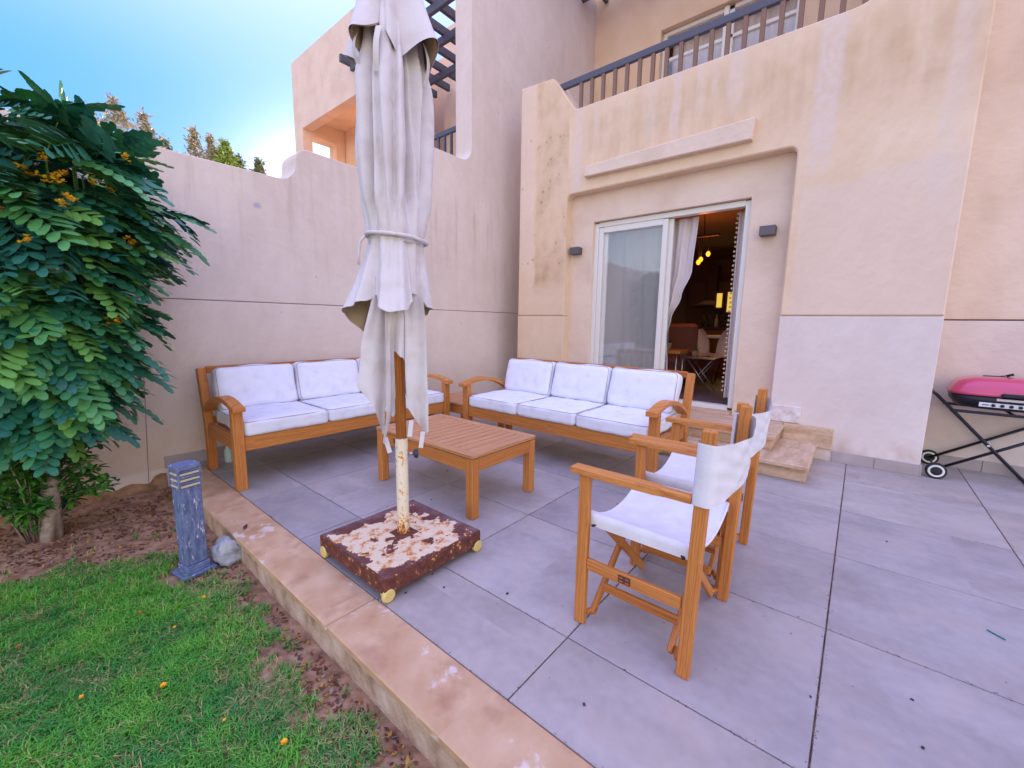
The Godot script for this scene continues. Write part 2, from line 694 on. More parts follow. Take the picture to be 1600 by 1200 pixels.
	m.albedo_texture = painted(128, 512, func(x: float, y: float) -> Color:
		var a := rn.get_noise_3d(cos(x * TAU) * 0.4 + 3, sin(x * TAU) * 0.4, y * 4.0)
		var b := rn.get_noise_3d(cos(x * TAU) * 1.2 + 13, sin(x * TAU) * 1.2, y * 12.0)
		var k := 0.9 * exp(-y * 7.0) + 0.34 * exp(-pow((y - 0.80) / 0.07, 2.0)) + 0.2 * exp(-pow((y - 0.48) / 0.06, 2.0))
		var r := a * 0.6 + b * 0.8 + k
		var col := Vector3(0.74, 0.64, 0.44)
		col = mixc(col, Vector3(0.62, 0.30, 0.05), 6.0 * (r - 0.38))
		return out(mixc(col, Vector3(0.24, 0.07, 0.02), 5.0 * (r - 0.66))))
	# garden
	m = mat("soil", Color.WHITE, 1.0)
	m.albedo_texture = noise_tex(512, 0.02, 91, 5, [[0.0, lin(0.17, 0.09, 0.05)], [0.45, lin(0.34, 0.19, 0.105)], [1.0, lin(0.50, 0.31, 0.19)]])
	m.normal_enabled = true
	m.normal_texture = noise_tex(512, 0.05, 92, 5, [], 3.0)
	world_tri(m, 0.8)
	m = mat("sand", Color.WHITE, 1.0)
	m.albedo_texture = noise_tex(512, 0.02, 93, 5, [[0.0, lin(0.30, 0.20, 0.13)], [1.0, lin(0.46, 0.34, 0.24)]])
	world_tri(m, 0.2)
	m = mat("leaf", Color.WHITE, 0.5)
	m.vertex_color_use_as_albedo = true
	m.backlight_enabled = true
	m.backlight = Color(0.15, 0.2, 0.1)
	m = mat("grass", Color.WHITE, 0.6)
	m.vertex_color_use_as_albedo = true
	m.backlight_enabled = true
	m.backlight = Color(0.4, 0.45, 0.2)
	m = mat("bark", Color.WHITE, 0.9)
	m.albedo_texture = noise_tex(256, 0.03, 94, 4, [[0.0, lin(0.22, 0.16, 0.12)], [1.0, lin(0.52, 0.44, 0.37)]])
	world_tri(m, 3.0)
	m = mat("rock", Color.WHITE, 0.9)
	m.albedo_texture = noise_tex(256, 0.02, 95, 5, [[0.0, lin(0.18, 0.18, 0.19)], [0.5, lin(0.36, 0.37, 0.38)], [1.0, lin(0.52, 0.52, 0.52)]])
	m.normal_enabled = true
	m.normal_texture = grain
	world_tri(m, 3.0)
	mat("petal", lin(0.90, 0.50, 0.015), 0.6)
	mat("petal_red", lin(0.62, 0.16, 0.02), 0.6)
	# indoors
	m = mat("room_wall", lin(0.30, 0.22, 0.21), 0.9)
	m = mat("room_floor", Color.WHITE, 0.35)
	m.albedo_texture = noise_tex(256, 0.02, 96, 4, [[0.0, lin(0.17, 0.12, 0.11)], [1.0, lin(0.28, 0.21, 0.19)]])
	world_tri(m, 0.8)
	mat("shell_white", lin(0.72, 0.66, 0.66), 0.4)
	mat("dark_wood", lin(0.12, 0.055, 0.03), 0.5)
	mat("kitchen_dark", lin(0.09, 0.06, 0.06), 0.5)
	mat("leather", lin(0.28, 0.12, 0.08), 0.6)
	mat("pot", lin(0.42, 0.25, 0.12), 0.7)
	mat("plant", lin(0.05, 0.12, 0.03), 0.6)
	m = mat("bulb", lin(1.0, 0.35, 0.05), 0.4)
	m.emission_enabled = true
	m.emission = Color(1.0, 0.45, 0.10)
	m.emission_energy_multiplier = 2.2
	m = mat("window_light", lin(0.8, 0.75, 0.4), 0.5)
	m.emission_enabled = true
	m.emission = Color(0.95, 0.80, 0.32)
	m.emission_energy_multiplier = 0.35
	m = mat("bottle_plastic", lin(0.55, 0.72, 0.68), 0.3)
	mat("twig", lin(0.03, 0.20, 0.22), 0.6)
	mat("speck", lin(0.06, 0.03, 0.03), 0.9)
	m = mat("litter_leaf", Color.WHITE, 0.8)
	m.vertex_color_use_as_albedo = true


func rust_cover(x: float, y: float) -> float:
	var n := M.get("_n1") as FastNoiseLite
	if n == null:
		n = fnl(1.0, 83, 5)
		M["_n1"] = n
	var edge: float = maxf(absf(x - 0.54), absf(y - 0.46)) * 2.0
	return 0.54 - 0.80 * pow(edge, 4.5) + n.get_noise_2d(x * 3.2 + 4.0, y * 3.2) * 0.9 + n.get_noise_2d(x * 11.0 + 60.0, y * 11.0) * 0.35 + n.get_noise_2d(x * 30.0 + 90.0, y * 30.0) * 0.1


func rust_top(x: float, y: float) -> Color:
	var k := rust_cover(x, y)
	var n: FastNoiseLite = M["_n1"]
	var a := n.get_noise_2d(x * 3.2 + 4.0, y * 3.2)
	var b := n.get_noise_2d(x * 9.0 + 160.0, y * 9.0)
	var c := n.get_noise_2d(x * 30.0 + 90.0, y * 30.0)
	var steel := mixc(Vector3(0.12, 0.035, 0.025), Vector3(0.19, 0.12, 0.13), 0.35 + 1.3 * a + c * 0.5)
	var paint := mixc(Vector3(0.70, 0.56, 0.38), Vector3(0.62, 0.27, 0.07), 1.9 * (b + 0.35 * c + 0.02))
	paint = mixc(paint, Vector3(0.48, 0.15, 0.035), 2.6 * (c * 0.6 + b - 0.26))
	var col := mixc(steel, Vector3(0.20, 0.06, 0.03), smoothstep(0.06, 0.16, k))
	col = mixc(col, paint, smoothstep(0.17, 0.20, k))
	return out(col)


func facade_texture() -> ImageTexture:
	var n := fnl(1.0, 101, 5)
	var streaks := [[4.00, 0.10, 2.45, 3.8, 0.9], [4.80, 0.06, 2.0, 4.2, 0.55], [2.42, 0.05, 3.1, 3.8, 0.5], [2.69, 0.05, 3.05, 3.8, 0.8], [2.92, 0.04, 3.2, 3.8, 0.6], [3.06, 0.03, 3.3, 3.8, 0.5], [3.25, 0.07, 3.2, 3.85, 0.75], [1.50, 0.06, 2.6, 3.8, 0.75], [1.76, 0.04, 3.3, 3.8, 0.5], [0.70, 0.13, 1.9, 4.4, 0.6]]
	return painted(576, 768, func(u: float, v: float) -> Color:
		var x := u * 6.0
		var y := 8.0 - v * 8.0
		var a := n.get_noise_2d(x * 0.9, y * 0.7)
		var b := n.get_noise_2d(x * 4.0 + 30, y * 3.0)
		var f := n.get_noise_2d(x * 16.0 + 60, y * 11.0)
		var drip := n.get_noise_2d(x * 7.0 + 90, y * 0.7)
		var col := mixc(Vector3(0.74, 0.54, 0.355), Vector3(0.82, 0.635, 0.45), 0.5 + 0.7 * a + 0.3 * b + 0.16 * f)
		# rain-washed ochre staining under the parapet
		var stain := 0.0
		if y > 2.7 and y < 4.5:
			stain = smoothstep(2.85, 3.25, y + 0.25 * a) * (1.0 - smoothstep(3.6, 3.85, y + 0.15 * b)) * (0.30 + 0.4 * b + 0.3 * drip) * smoothstep(1.5, 1.7, x)
		if x < 1.38:
			stain = maxf(stain, smoothstep(0.84, 0.92, x + 0.04 * b) * smoothstep(1.5, 1.9, y) * (0.34 + 0.7 * a + 0.5 * b))
		col = mixc(col, Vector3(0.56, 0.37, 0.21), stain)
		# scabs where the paint has blistered
		if x < 1.38 and y > 2.0 and y < 3.7:
			col = mixc(col, Vector3(0.36, 0.22, 0.14), 3.5 * (f + 0.6 * b - 0.52))
		for s in streaks:
			if y > s[2] and y < s[3] + 0.2:
				var d: float = absf(x + 0.03 * b - 0.02 * (y - 3.0) - s[0]) / s[1]
				var k: float = smoothstep(1.25, 0.6, d) * smoothstep(s[2], s[2] + 0.35, y + 0.1 * b) * s[4]
				col = mixc(col, Vector3(0.74, 0.60, 0.51), k * (0.75 + 0.5 * f))
		# repainted lower wall
		var edge := 2.5 + 0.10 * a + (x - 4.0) * 0.05
		if x > 3.9:
			col = mixc(col, Vector3(0.74, 0.60, 0.50), 0.5 * (1.0 - smoothstep(edge - 0.03, edge + 0.03, y)))
		if y < 1.325 and x > 3.0:
			col = mixc(Vector3(0.68, 0.575, 0.515), Vector3(0.76, 0.655, 0.595), 0.5 + 0.8 * a + 0.3 * b)
			col = mixc(col, Vector3(0.50, 0.37, 0.28), smoothstep(0.35, 0.10, y) * (0.35 + b))
		return out(col))


func left_wall_texture() -> ImageTexture:
	var n := fnl(1.0, 111, 5)
	return painted(512, 512, func(u: float, v: float) -> Color:
		var x := u * 8.0
		var y := 8.0 - v * 8.0
		var a := n.get_noise_2d(x * 0.7, y * 0.5)
		var b := n.get_noise_2d(x * 3.5 + 30, y * 2.0)
		var f := n.get_noise_2d(x * 14.0 + 60, y * 14.0)
		var col := mixc(Vector3(0.66, 0.545, 0.465), Vector3(0.77, 0.655, 0.57), 0.5 + 0.7 * a + 0.35 * b + 0.14 * f)
		# warm damp at the foot
		col = mixc(col, Vector3(0.62, 0.46, 0.31), smoothstep(0.9, 0.0, y) * (0.55 + 0.6 * b))
		var drip := n.get_noise_2d(x * 9.0 + 90, y * 0.5)
		col = mixc(col, Vector3(0.78, 0.67, 0.62), smoothstep(1.6, 2.5, y) * (1.0 - 0.8 * smoothstep(2.6, 3.2, y)) * 0.8 * (drip - 0.1))
		col = mixc(col, Vector3(0.46, 0.34, 0.28), smoothstep(1.2, 2.6, y) * (1.0 - 0.8 * smoothstep(2.6, 3.2, y)) * (-drip - 0.22))
		col = mixc(col, Vector3(0.40, 0.33, 0.33), 5.0 * (f * 0.7 + b * 0.6 - 0.62))
		col = mixc(col, Vector3(0.42, 0.38, 0.46), smoothstep(0.045, 0.02, Vector2(x - 4.77, (y - 2.23) * 1.6).length() + 0.02 * f) * 0.8)
		return out(col))


# ------------------------------------------------------------------ setting

func ground():
	var g := structure("ground")
	put("ground_sheet", boxm(Vector3(0, -0.45, 0), Vector3(300, 0.3, 300), 0), M.sand, g)
	var n := fnl(0.9, 121, 4)
	var n2 := fnl(6.0, 122, 3)
	var f := func(s: float, t: float) -> Vector3:
		var x := lerpf(0.15, 9.0, s)
		var z := lerpf(9.5, 4.0, t)
		var y := -0.155 + 0.02 * n.get_noise_2d(x, z) + 0.010 * n2.get_noise_2d(x, z)
		return Vector3(x, y, z)
	var bed := put("garden_soil", sheet(f, 150, 100), M.soil)
	bed.set_meta("kind", "structure")
	# blades: tufts of six
	var st := S()
	for k in 7:
		var a := rng.randf() * TAU
		var lean := rng.randf_range(0.25, 1.1)
		var hgt := rng.randf_range(0.024, 0.048)
		var r0 := rng.randf_range(0.0, 0.014)
		var a2 := rng.randf() * TAU
		var base := Vector3(cos(a2) * r0, 0, sin(a2) * r0)
		var d := Vector3(cos(a), 0, sin(a))
		var w := Vector3(-sin(a), 0, cos(a)) * 0.0016
		var mid := base + d * lean * hgt * 0.35 + UP * hgt * 0.7
		var tip := base + d * lean * hgt + UP * hgt * (1.0 - 0.3 * lean)
		quad(st, base - w, base + w, mid + w * 0.8, mid - w * 0.8)
		tri(st, mid - w * 0.8, mid + w * 0.8, tip)
	var tuft := done(st)
	var where := []
	var cols := []
	var patch := fnl(1.7, 123, 3)
	var edge := fnl(2.6, 124, 3)
	var tries := 0
	while where.size() < 62000 and tries < 200000:
		tries += 1
		var x := rng.randf_range(1.0, 5.6)
		var z := rng.randf_range(4.08, 6.6)
		if x > 4.6 and rng.randf() < 0.5:
			continue
		var e := edge.get_noise_2d(x * 1.3, z * 1.3)
		var limit := 4.15 + 0.16 * e + 0.05 * sin(x * 5.0)
		if x < 2.2:
			limit += (2.2 - x) * 0.12
		if z < limit and rng.randf() > 0.03:
			continue
		var left := 1.42 - (z - 4.4) * 0.5 + 0.22 * e
		if x < left and rng.randf() > 0.02:
			continue
		if Vector2(x - 1.85, z - 4.24).length() < 0.13 + 0.1 * e and rng.randf() > 0.15:
			continue
		var near: float = minf(smoothstep(limit, limit + 0.3, z), smoothstep(left, left + 0.45, x))
		if rng.randf() > 0.4 + 0.6 * near:
			continue
		var y := -0.155 + 0.02 * n.get_noise_2d(x, z) + 0.010 * n2.get_noise_2d(x, z)
		var p := patch.get_noise_2d(x, z) + 0.5 * patch.get_noise_2d(x * 4.0, z * 4.0)
		var k := rng.randf_range(0.75, 1.25)
		where.append(Transform3D(Basis(UP, rng.randf() * TAU).scaled(Vector3(k, k * (0.8 + 0.35 * p), k)), Vector3(x, y - 0.002, z)))
		var c := mixc(Vector3(0.025, 0.23, 0.030), Vector3(0.13, 0.43, 0.035), 0.5 + 1.2 * p + rng.randf_range(-0.4, 0.4))
		var straw := 0.07 + 0.5 * maxf(0.0, -p) + 0.25 * (1.0 - near)
		if rng.randf() < straw:
			c = mixc(c, Vector3(0.46, 0.38, 0.14), rng.randf_range(0.4, 1.0))
		cols.append(Color(c.x, c.y, c.z))
	var lawn := many("lawn_grass", tuft, M.grass, where, cols)
	tag(lawn, "short green lawn with straw patches beside the raised patio edge", "lawn")


func patio():
	var p := structure("patio_floor")
	put("floor_slab", boxm(Vector3(4.6, -0.16, 1.62), Vector3(8.8, 0.30, 4.35), 0), M.grout, p)
	var xs := [0.2, 0.635, 1.40, 2.163, 2.94, 3.70, 4.478, 5.243, 6.01, 6.78, 7.55, 8.3, 9.0]
	var zs := [-0.54, -0.20, 0.53, 1.268, 2.00, 2.728, 3.465, 3.828]
	for i in xs.size() - 1:
		for j in zs.size() - 1:
			var x0: float = xs[i]
			var x1: float = xs[i + 1]
			var z0: float = zs[j]
			var z1: float = zs[j + 1]
			if x1 <= 5.0 and z1 <= 0.0:
				continue
			if x1 <= 5.0:
				z0 = maxf(z0, 0.003)
			elif x0 < 4.95 and z1 <= 0.0:
				x0 = 4.955
			elif x0 < 4.95 and z0 < 0.0:
				z0 = 0.003
			var tilt := Basis(Vector3(rng.randf_range(-1, 1), 0, rng.randf_range(-1, 1)).normalized(), rng.randf_range(0, 0.0012))
			put("tile", boxm(Vector3((x0 + x1) / 2, -0.009, (z0 + z1) / 2), Vector3(x1 - x0 - 0.0055, 0.018, z1 - z0 - 0.0055), 0.0015, tilt), [M.tile, M.tile0, M.tile1, M.tile2, M.tile][rng.randi() % 5], p)
	put("tile", boxm(Vector3(5.099, -0.009, -0.098), Vector3(0.282, 0.018, 0.19), 0.0015), M.tile, p)
	# grit and dirt gathered along the joints and under the edges
	var gs := S()
	for i in 5:
		var a := TAU * i / 5
		var b := TAU * (i + 1) / 5
		tri(gs, Vector3(0, 0.35, 0), Vector3(cos(b), 0, sin(b)), Vector3(cos(a) * 0.8, 0, sin(a)))
	var gw := []
	var gc := []
	var dirt := fnl(0.9, 181, 3)
	while gw.size() < 5200:
		var along_x := rng.randf() < 0.5
		var x: float = rng.randf_range(0.3, 7.0)
		var z: float = rng.randf_range(0.0, 3.8)
		if along_x:
			z = zs[2 + rng.randi() % 6] + rng.randfn(0.0, 0.006)
		else:
			x = xs[1 + rng.randi() % 8] + rng.randfn(0.0, 0.006)
		if rng.randf() < 0.06:
			x = rng.randf_range(0.3, 7.0)
			z = rng.randf_range(0.1, 3.8)
		if dirt.get_noise_2d(x, z) < rng.randf_range(-0.45, 0.35) or z > 3.825:
			continue
		var k := rng.randf_range(0.0008, 0.0030)
		gw.append(Transform3D(Basis(UP, rng.randf() * TAU).scaled(Vector3(k * rng.randf_range(0.7, 2.4), k * 0.5, k)), Vector3(x, 0.0004, z)))
		var gcol: Color = [Color(0.20, 0.12, 0.07), Color(0.30, 0.20, 0.13), Color(0.10, 0.06, 0.045), Color(0.36, 0.27, 0.19)][rng.randi() % 4]
		gc.append(gcol)
	many("joint_grit", done(gs), M.grit, gw, gc, p)
	var e := structure("patio_edge")
	put("edge_riser", boxm(Vector3(4.65, -0.15, 3.93), Vector3(8.7, 0.235, 0.215), 0.006), M.riser, e)
	var js := [0.305, 2.928, 4.33, 5.7, 7.2, 9.0]
	for i in js.size() - 1:
		put("edging_stone", boxm(Vector3((js[i] + js[i + 1]) / 2, -0.014, 3.941), Vector3(js[i + 1] - js[i] - 0.004, 0.036, 0.226), 0.007), M.sandstone, e)


func boundary_wall():
	var w := thing("boundary_wall", "mauve plaster garden wall with stepped rounded top behind the left sofa", "wall", Vector3.ZERO)
	# outline in the plane of the wall: horizontal = -z, so it reads left to right as seen from the patio
	var T := Transform3D(Basis(Vector3(0, 0, -1), UP, Vector3(1, 0, 0)), Vector3(0.2, 0, 0))
	var gy := 1.372
	put("wall_foot", prismm([Vector2(-9.5, -0.4), Vector2(2.6, -0.4), Vector2(2.6, gy - 0.003), Vector2(-9.5, gy - 0.003)], 0.3, T, 0.004), M.wall_left, w)
	var top := [Vector2(-9.5, gy + 0.003), Vector2(7.0, gy + 0.003), Vector2(7.0, 7.4), Vector2(-0.55, 7.4)]
	top += arc(-0.73, 3.52, 0.18, 0, -90, 8)
	top += arc(-1.62, 3.22, 0.12, 90, 180, 6)
	top += arc(-1.86, 2.93, 0.12, 0, -90, 6)
	top += arc(-2.74, 2.70, 0.13, 90, 180, 7)
	top += arc(-3.03, 2.67, 0.16, 0, -90, 7)
	top += [Vector2(-9.5, 2.49)]
	put("wall_body", prismm(top, 0.3, T, 0.006), M.wall_left, w)
	put("wall_joint", boxm(Vector3(0.05, gy, 3.4), Vector3(0.28, 0.03, 12.0), 0), M.joint, w)
	# hairline joint down to the ground
	put("wall_crack", barm(Vector3(0.2005, -0.13, 4.165), Vector3(0.2005, 0.8, 4.118), 0.004, 0.003, 0), M.joint, w)
	var zs := [0.02, 0.75, 1.5, 2.25, 3.0, 3.6, 4.055]
	for i in zs.size() - 1:
		put("skirting_tile", boxm(Vector3(0.207, 0.049, (zs[i] + zs[i + 1]) / 2), Vector3(0.014, 0.098, zs[i + 1] - zs[i] - 0.004), 0.002), M.skirting, w)
	# broken render at the foot, showing the dark footing
	var st := S()
	var poly := PackedVector2Array()
	for i in 26:
		poly.append(Vector2(-4.95 + i * 0.036, -0.085 + 0.016 * sin(i * 1.1) + 0.02 * fnl(0.3, 9, 4).get_noise_2d(i, 3.0) + (0.04 if i > 22 else 0.0)))
	poly.append(Vector2(-4.05, -0.4)); poly.append(Vector2(-4.95, -0.4))
	prism(st, poly, 0.02, Transform3D(T.basis, Vector3(0.212, 0, 0)), 0.004)
	put("broken_footing", done(st), M.soil, w)


func house():
	var h := thing("house", "two storey beige plaster house with stained facade and upstairs terrace", "house")
	var J := 1.325
	var T := Transform3D()
	put("pier_foot", prismm([Vector2(0.6, -0.1), Vector2(1.38, -0.1), Vector2(1.38, J - 0.0025), Vector2(0.6, J - 0.0025)], 0.3, T, 0.005), M.facade, h)
	put("pier_foot", prismm([Vector2(3.84, -0.1), Vector2(4.95, -0.1), Vector2(4.95, J - 0.0025), Vector2(3.84, J - 0.0025)], 0.3, T, 0.005), M.facade, h)
	var up := [Vector2(0.6, J + 0.0025), Vector2(1.38, J + 0.0025)]
	up += arc(1.45, 2.78, 0.07, 180, 90, 6)
	up += arc(3.77, 2.78, 0.07, 90, 0, 6)
	up += [Vector2(3.84, J + 0.0025), Vector2(4.95, J + 0.0025), Vector2(4.95, 7.4), Vector2(4.40, 7.4)]
	up += arc(4.12, 4.12, 0.28, 0, -90, 8)
	up += [Vector2(1.475, 3.84), Vector2(1.445, 3.86), Vector2(1.13, 4.29), Vector2(1.09, 4.305), Vector2(0.6, 4.34)]
	put("facade_wall", prismm(up, 0.3, T, 0.012), M.facade, h)
	put("facade_joint", boxm(Vector3(2.77, J, -0.17), Vector3(4.3, 0.03, 0.32), 0), M.joint, h) if false else null
	for x in [[0.62, 1.36], [3.86, 4.93]]:
		put("facade_joint", boxm(Vector3((x[0] + x[1]) / 2, J, -0.155), Vector3(x[1] - x[0], 0.03, 0.28), 0), M.joint, h)
	# recessed door panel
	var R := Transform3D(Basis(), Vector3(0, 0, -0.14))
	put("door_panel_wall", prismm([Vector2(1.2, -0.1), Vector2(1.70, -0.1), Vector2(1.70, 2.50), Vector2(3.475, 2.50), Vector2(3.475, -0.1), Vector2(4.0, -0.1), Vector2(4.0, 3.0), Vector2(1.2, 3.0)], 0.155, R, 0.004), M.plaster_warm, h)
	# ledge above the door
	put("ledge", prismm([Vector2(1.66, 2.995), Vector2(3.47, 2.975), Vector2(3.49, 3.165), Vector2(1.675, 3.115)], 0.10, Transform3D(Basis(), Vector3(0, 0, 0.075)), 0.008), M.plaster_warm, h)
	# the body of the house
	put("left_wall", boxm(Vector3(0.72, 1.6, -3.7), Vector3(0.20, 3.1, 6.7), 0), M.plaster, h)
	put("right_wing_wall", boxm(Vector3(8.0, 0.60, -3.77), Vector3(6.1, 1.395, 6.46), 0.004), M.plaster, h)
	put("right_wing_wall", boxm(Vector3(8.0, 4.36, -3.77), Vector3(6.1, 6.10, 6.46), 0.004), M.plaster_warm, h)
	put("facade_joint", boxm(Vector3(8.0, 1.303, -3.785), Vector3(6.06, 0.03, 6.45), 0), M.joint, h)
	put("terrace_slab", boxm(Vector3(2.78, 3.06, -3.7), Vector3(4.35, 0.22, 6.75), 0), M.plaster, h)
	put("back_wall", boxm(Vector3(2.8, 3.6, -7.15), Vector3(5.0, 7.6, 0.3), 0), M.plaster, h)
	var U := Transform3D(Basis(), Vector3(0, 0, -2.57))
	put("upper_wall", prismm([Vector2(0.2, 3.17), Vector2(1.43, 3.17), Vector2(1.43, 5.98), Vector2(3.37, 5.98), Vector2(3.37, 3.17), Vector2(4.96, 3.17), Vector2(4.96, 7.4), Vector2(0.2, 7.4)], 0.3, U, 0.005), M.plaster_terrace_lit, h)
	put("roof", boxm(Vector3(2.6, 7.45, -4.8), Vector3(5.2, 0.12, 4.8), 0), M.plaster, h)
	put("upper_curtain", sheet(func(s, t): return Vector3(lerpf(1.5, 3.3, s), lerpf(3.2, 5.95, t), -2.95 + 0.03 * sin(s * 60.0)), 60, 1), M.curtain, h)
	put("corner_filler", boxm(Vector3(0.41, 2.1, -0.62), Vector3(0.42, 4.3, 0.2), 0), M.plaster, h)  # filler wall out of sight, added to lighten the dark corner slot
	put("pier_return", boxm(Vector3(4.80, 3.65, -0.43), Vector3(0.296, 7.4, 0.257), 0), M.plaster_warm, h)
	# upstairs sliding door
	var d := Node3D.new()
	d.name = "upper_door"
	h.add_child(d)
	var fz := -2.70
	for x in [1.465, 2.40, 2.47, 3.335]:
		put("frame", boxm(Vector3(x, 4.57, fz + (0.04 if x == 2.40 else 0.0)), Vector3(0.07, 2.8, 0.06), 0.004), M.white_frame, d)
	put("frame", boxm(Vector3(2.4, 5.945, fz), Vector3(1.80, 0.06, 0.06), 0.004), M.white_frame, d)
	put("frame", boxm(Vector3(2.4, 5.55, fz), Vector3(1.80, 0.05, 0.06), 0.004), M.white_frame, d)
	put("pane", boxm(Vector3(1.93, 4.35, fz + 0.02), Vector3(0.87, 2.35, 0.008), 0), M.glass, d)
	put("pane", boxm(Vector3(2.9, 4.35, fz - 0.01), Vector3(0.80, 2.35, 0.008), 0), M.glass, d)
	# downpipe in the corner
	put("downpipe", tubem([Vector3(0.27, 3.2, -2.5), Vector3(0.27, 5.1, -2.5)], 0.022, 8), M.lamp_grey, h)
	# terrace railing
	var r := thing("terrace_railing", "dark timber railing with brown balusters on the upstairs parapet", "railing")
	put("top_rail", boxm(Vector3(2.75, 4.215, -0.11), Vector3(3.3, 0.075, 0.05), 0.005), M.dark_timber, r)
	put("end_rail", barm(Vector3(1.13, 4.215, -0.105), Vector3(1.45, 3.80, -0.105), 0.045, 0.045, 0.004), M.dark_timber, r)
	for i in 19:
		put("baluster", boxm(Vector3(1.47 + i * 0.1515, 3.90, -0.11), Vector3(0.042, 0.6, 0.035), 0.003), M.brown_timber, r)
	# terrace pergola: only its corner shows
	var p := thing("terrace_pergola", "dark timber pergola over the upstairs terrace above the railing", "pergola")
	for i in 9:
		put("slat", boxm(Vector3(0.42 + i * 0.5, 6.86, -1.5), Vector3(0.06, 0.14, 2.1), 0.004), M.dark_timber, p)
	for z in [-2.1, -1.0]:
		put("beam", boxm(Vector3(2.3, 6.72, z), Vector3(4.2, 0.12, 0.07), 0.004), M.dark_timber, p)
	# skirting and the stone blocks at the foot of the pier
	for x in [[4.365, 4.66], [4.664, 4.95]]:
		put("skirting_tile", boxm(Vector3((x[0] + x[1]) / 2, 0.05, 0.006), Vector3(x[1] - x[0], 0.10, 0.014), 0.002), M.skirting, h)
	for i in 6:
		put("skirting_tile", boxm(Vector3(5.14 + i * 0.48, 0.05, -0.533), Vector3(0.476, 0.10, 0.014), 0.002), M.skirting, h)
	put("skirting_tile", boxm(Vector3(4.957, 0.05, -0.26), Vector3(0.014, 0.10, 0.52), 0.002), M.skirting, h)
	put("stone_block", boxm(Vector3(3.955, 0.388, 0.008), Vector3(0.275, 0.160, 0.03), 0.006), M.travertine_limed, h)
	put("stone_block", boxm(Vector3(4.165, 0.206, 0.008), Vector3(0.39, 0.198, 0.03), 0.006), M.travertine, h)


func door():
	var d := thing("sliding_door", "white framed glass sliding door standing open at the patio", "door")
	var z := -0.235
	var y0 := 0.335
	for x in [1.725, 3.445]:
		put("frame", boxm(Vector3(x, 1.41, z), Vector3(0.055, 2.15, 0.09), 0.004), M.white_frame, d)
	put("frame", boxm(Vector3(2.585, 2.465, z), Vector3(1.665, 0.06, 0.09), 0.004), M.white_frame, d)
	put("track", boxm(Vector3(2.585, y0 - 0.005, z), Vector3(1.665, 0.05, 0.11), 0.004), M.white_frame, d)
	# fixed leaf and the sliding leaf pushed behind it
	for k in 2:
		var zz: float = z + [0.018, -0.025][k]
		var xa: float = [1.755, 1.80][k]
		var xb: float = [2.63, 2.68][k]
		var leaf := Node3D.new()
		leaf.name = "door_leaf"
		d.add_child(leaf, true)
		for x in [xa + 0.03, xb - 0.03]:
			put("stile", boxm(Vector3(x, 1.40, zz), Vector3(0.06, 2.06, 0.035), 0.004), M.white_frame, leaf)
		for y in [0.40, 2.40]:
			put("rail", boxm(Vector3((xa + xb) / 2, y, zz), Vector3(xb - xa - 0.121, 0.07, 0.033), 0.004), M.white_frame, leaf)
		put("pane", boxm(Vector3((xa + xb) / 2, 1.40, zz), Vector3(xb - xa - 0.12, 1.93, 0.006), 0), M.glass, leaf)
	# curtains
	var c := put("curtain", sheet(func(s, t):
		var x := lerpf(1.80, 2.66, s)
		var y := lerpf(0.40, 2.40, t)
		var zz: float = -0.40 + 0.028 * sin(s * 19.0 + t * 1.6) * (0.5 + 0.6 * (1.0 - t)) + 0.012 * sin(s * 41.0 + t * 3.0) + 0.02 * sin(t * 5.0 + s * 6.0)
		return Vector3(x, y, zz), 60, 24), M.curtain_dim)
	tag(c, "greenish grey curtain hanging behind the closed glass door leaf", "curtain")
	c = put("curtain", sheet(func(s, t):
		var y := lerpf(0.42, 2.43, t)
		var right := curve([[0.42, 2.74], [0.7, 2.69], [1.1, 2.66], [1.3, 2.70], [1.55, 2.80], [1.85, 2.90], [2.43, 2.93]], y)
		var x := lerpf(2.56, right, s)
		return Vector3(x, y, -0.37 + 0.022 * sin(s * 14.0 + t) + 0.01 * sin(s * 30.0 - t * 4.0) + 0.03 * s), 30, 40), M.curtain)
	tag(c, "pale pink curtain gathered to the left of the open doorway", "curtain")
	var rc := thing("curtain", "narrow curtain with pompom edge at the right of the doorway", "curtain")
	put("cloth", sheet(func(s, t):
		return Vector3(lerpf(3.33, 3.50, s), lerpf(0.42, 2.43, t), -0.37 + 0.02 * sin(s * 22.0 + t)), 24, 12), M.curtain, rc)
	var ball := SphereMesh.new()
	ball.radius = 0.013
	ball.height = 0.026
	ball.radial_segments = 8
	ball.rings = 5
	for i in 40:
		var o := put("pompom", ball, M.pompom, rc)
		o.position = Vector3(3.315 + 0.004 * sin(i * 2.0), 0.5 + i * 0.049, -0.36)


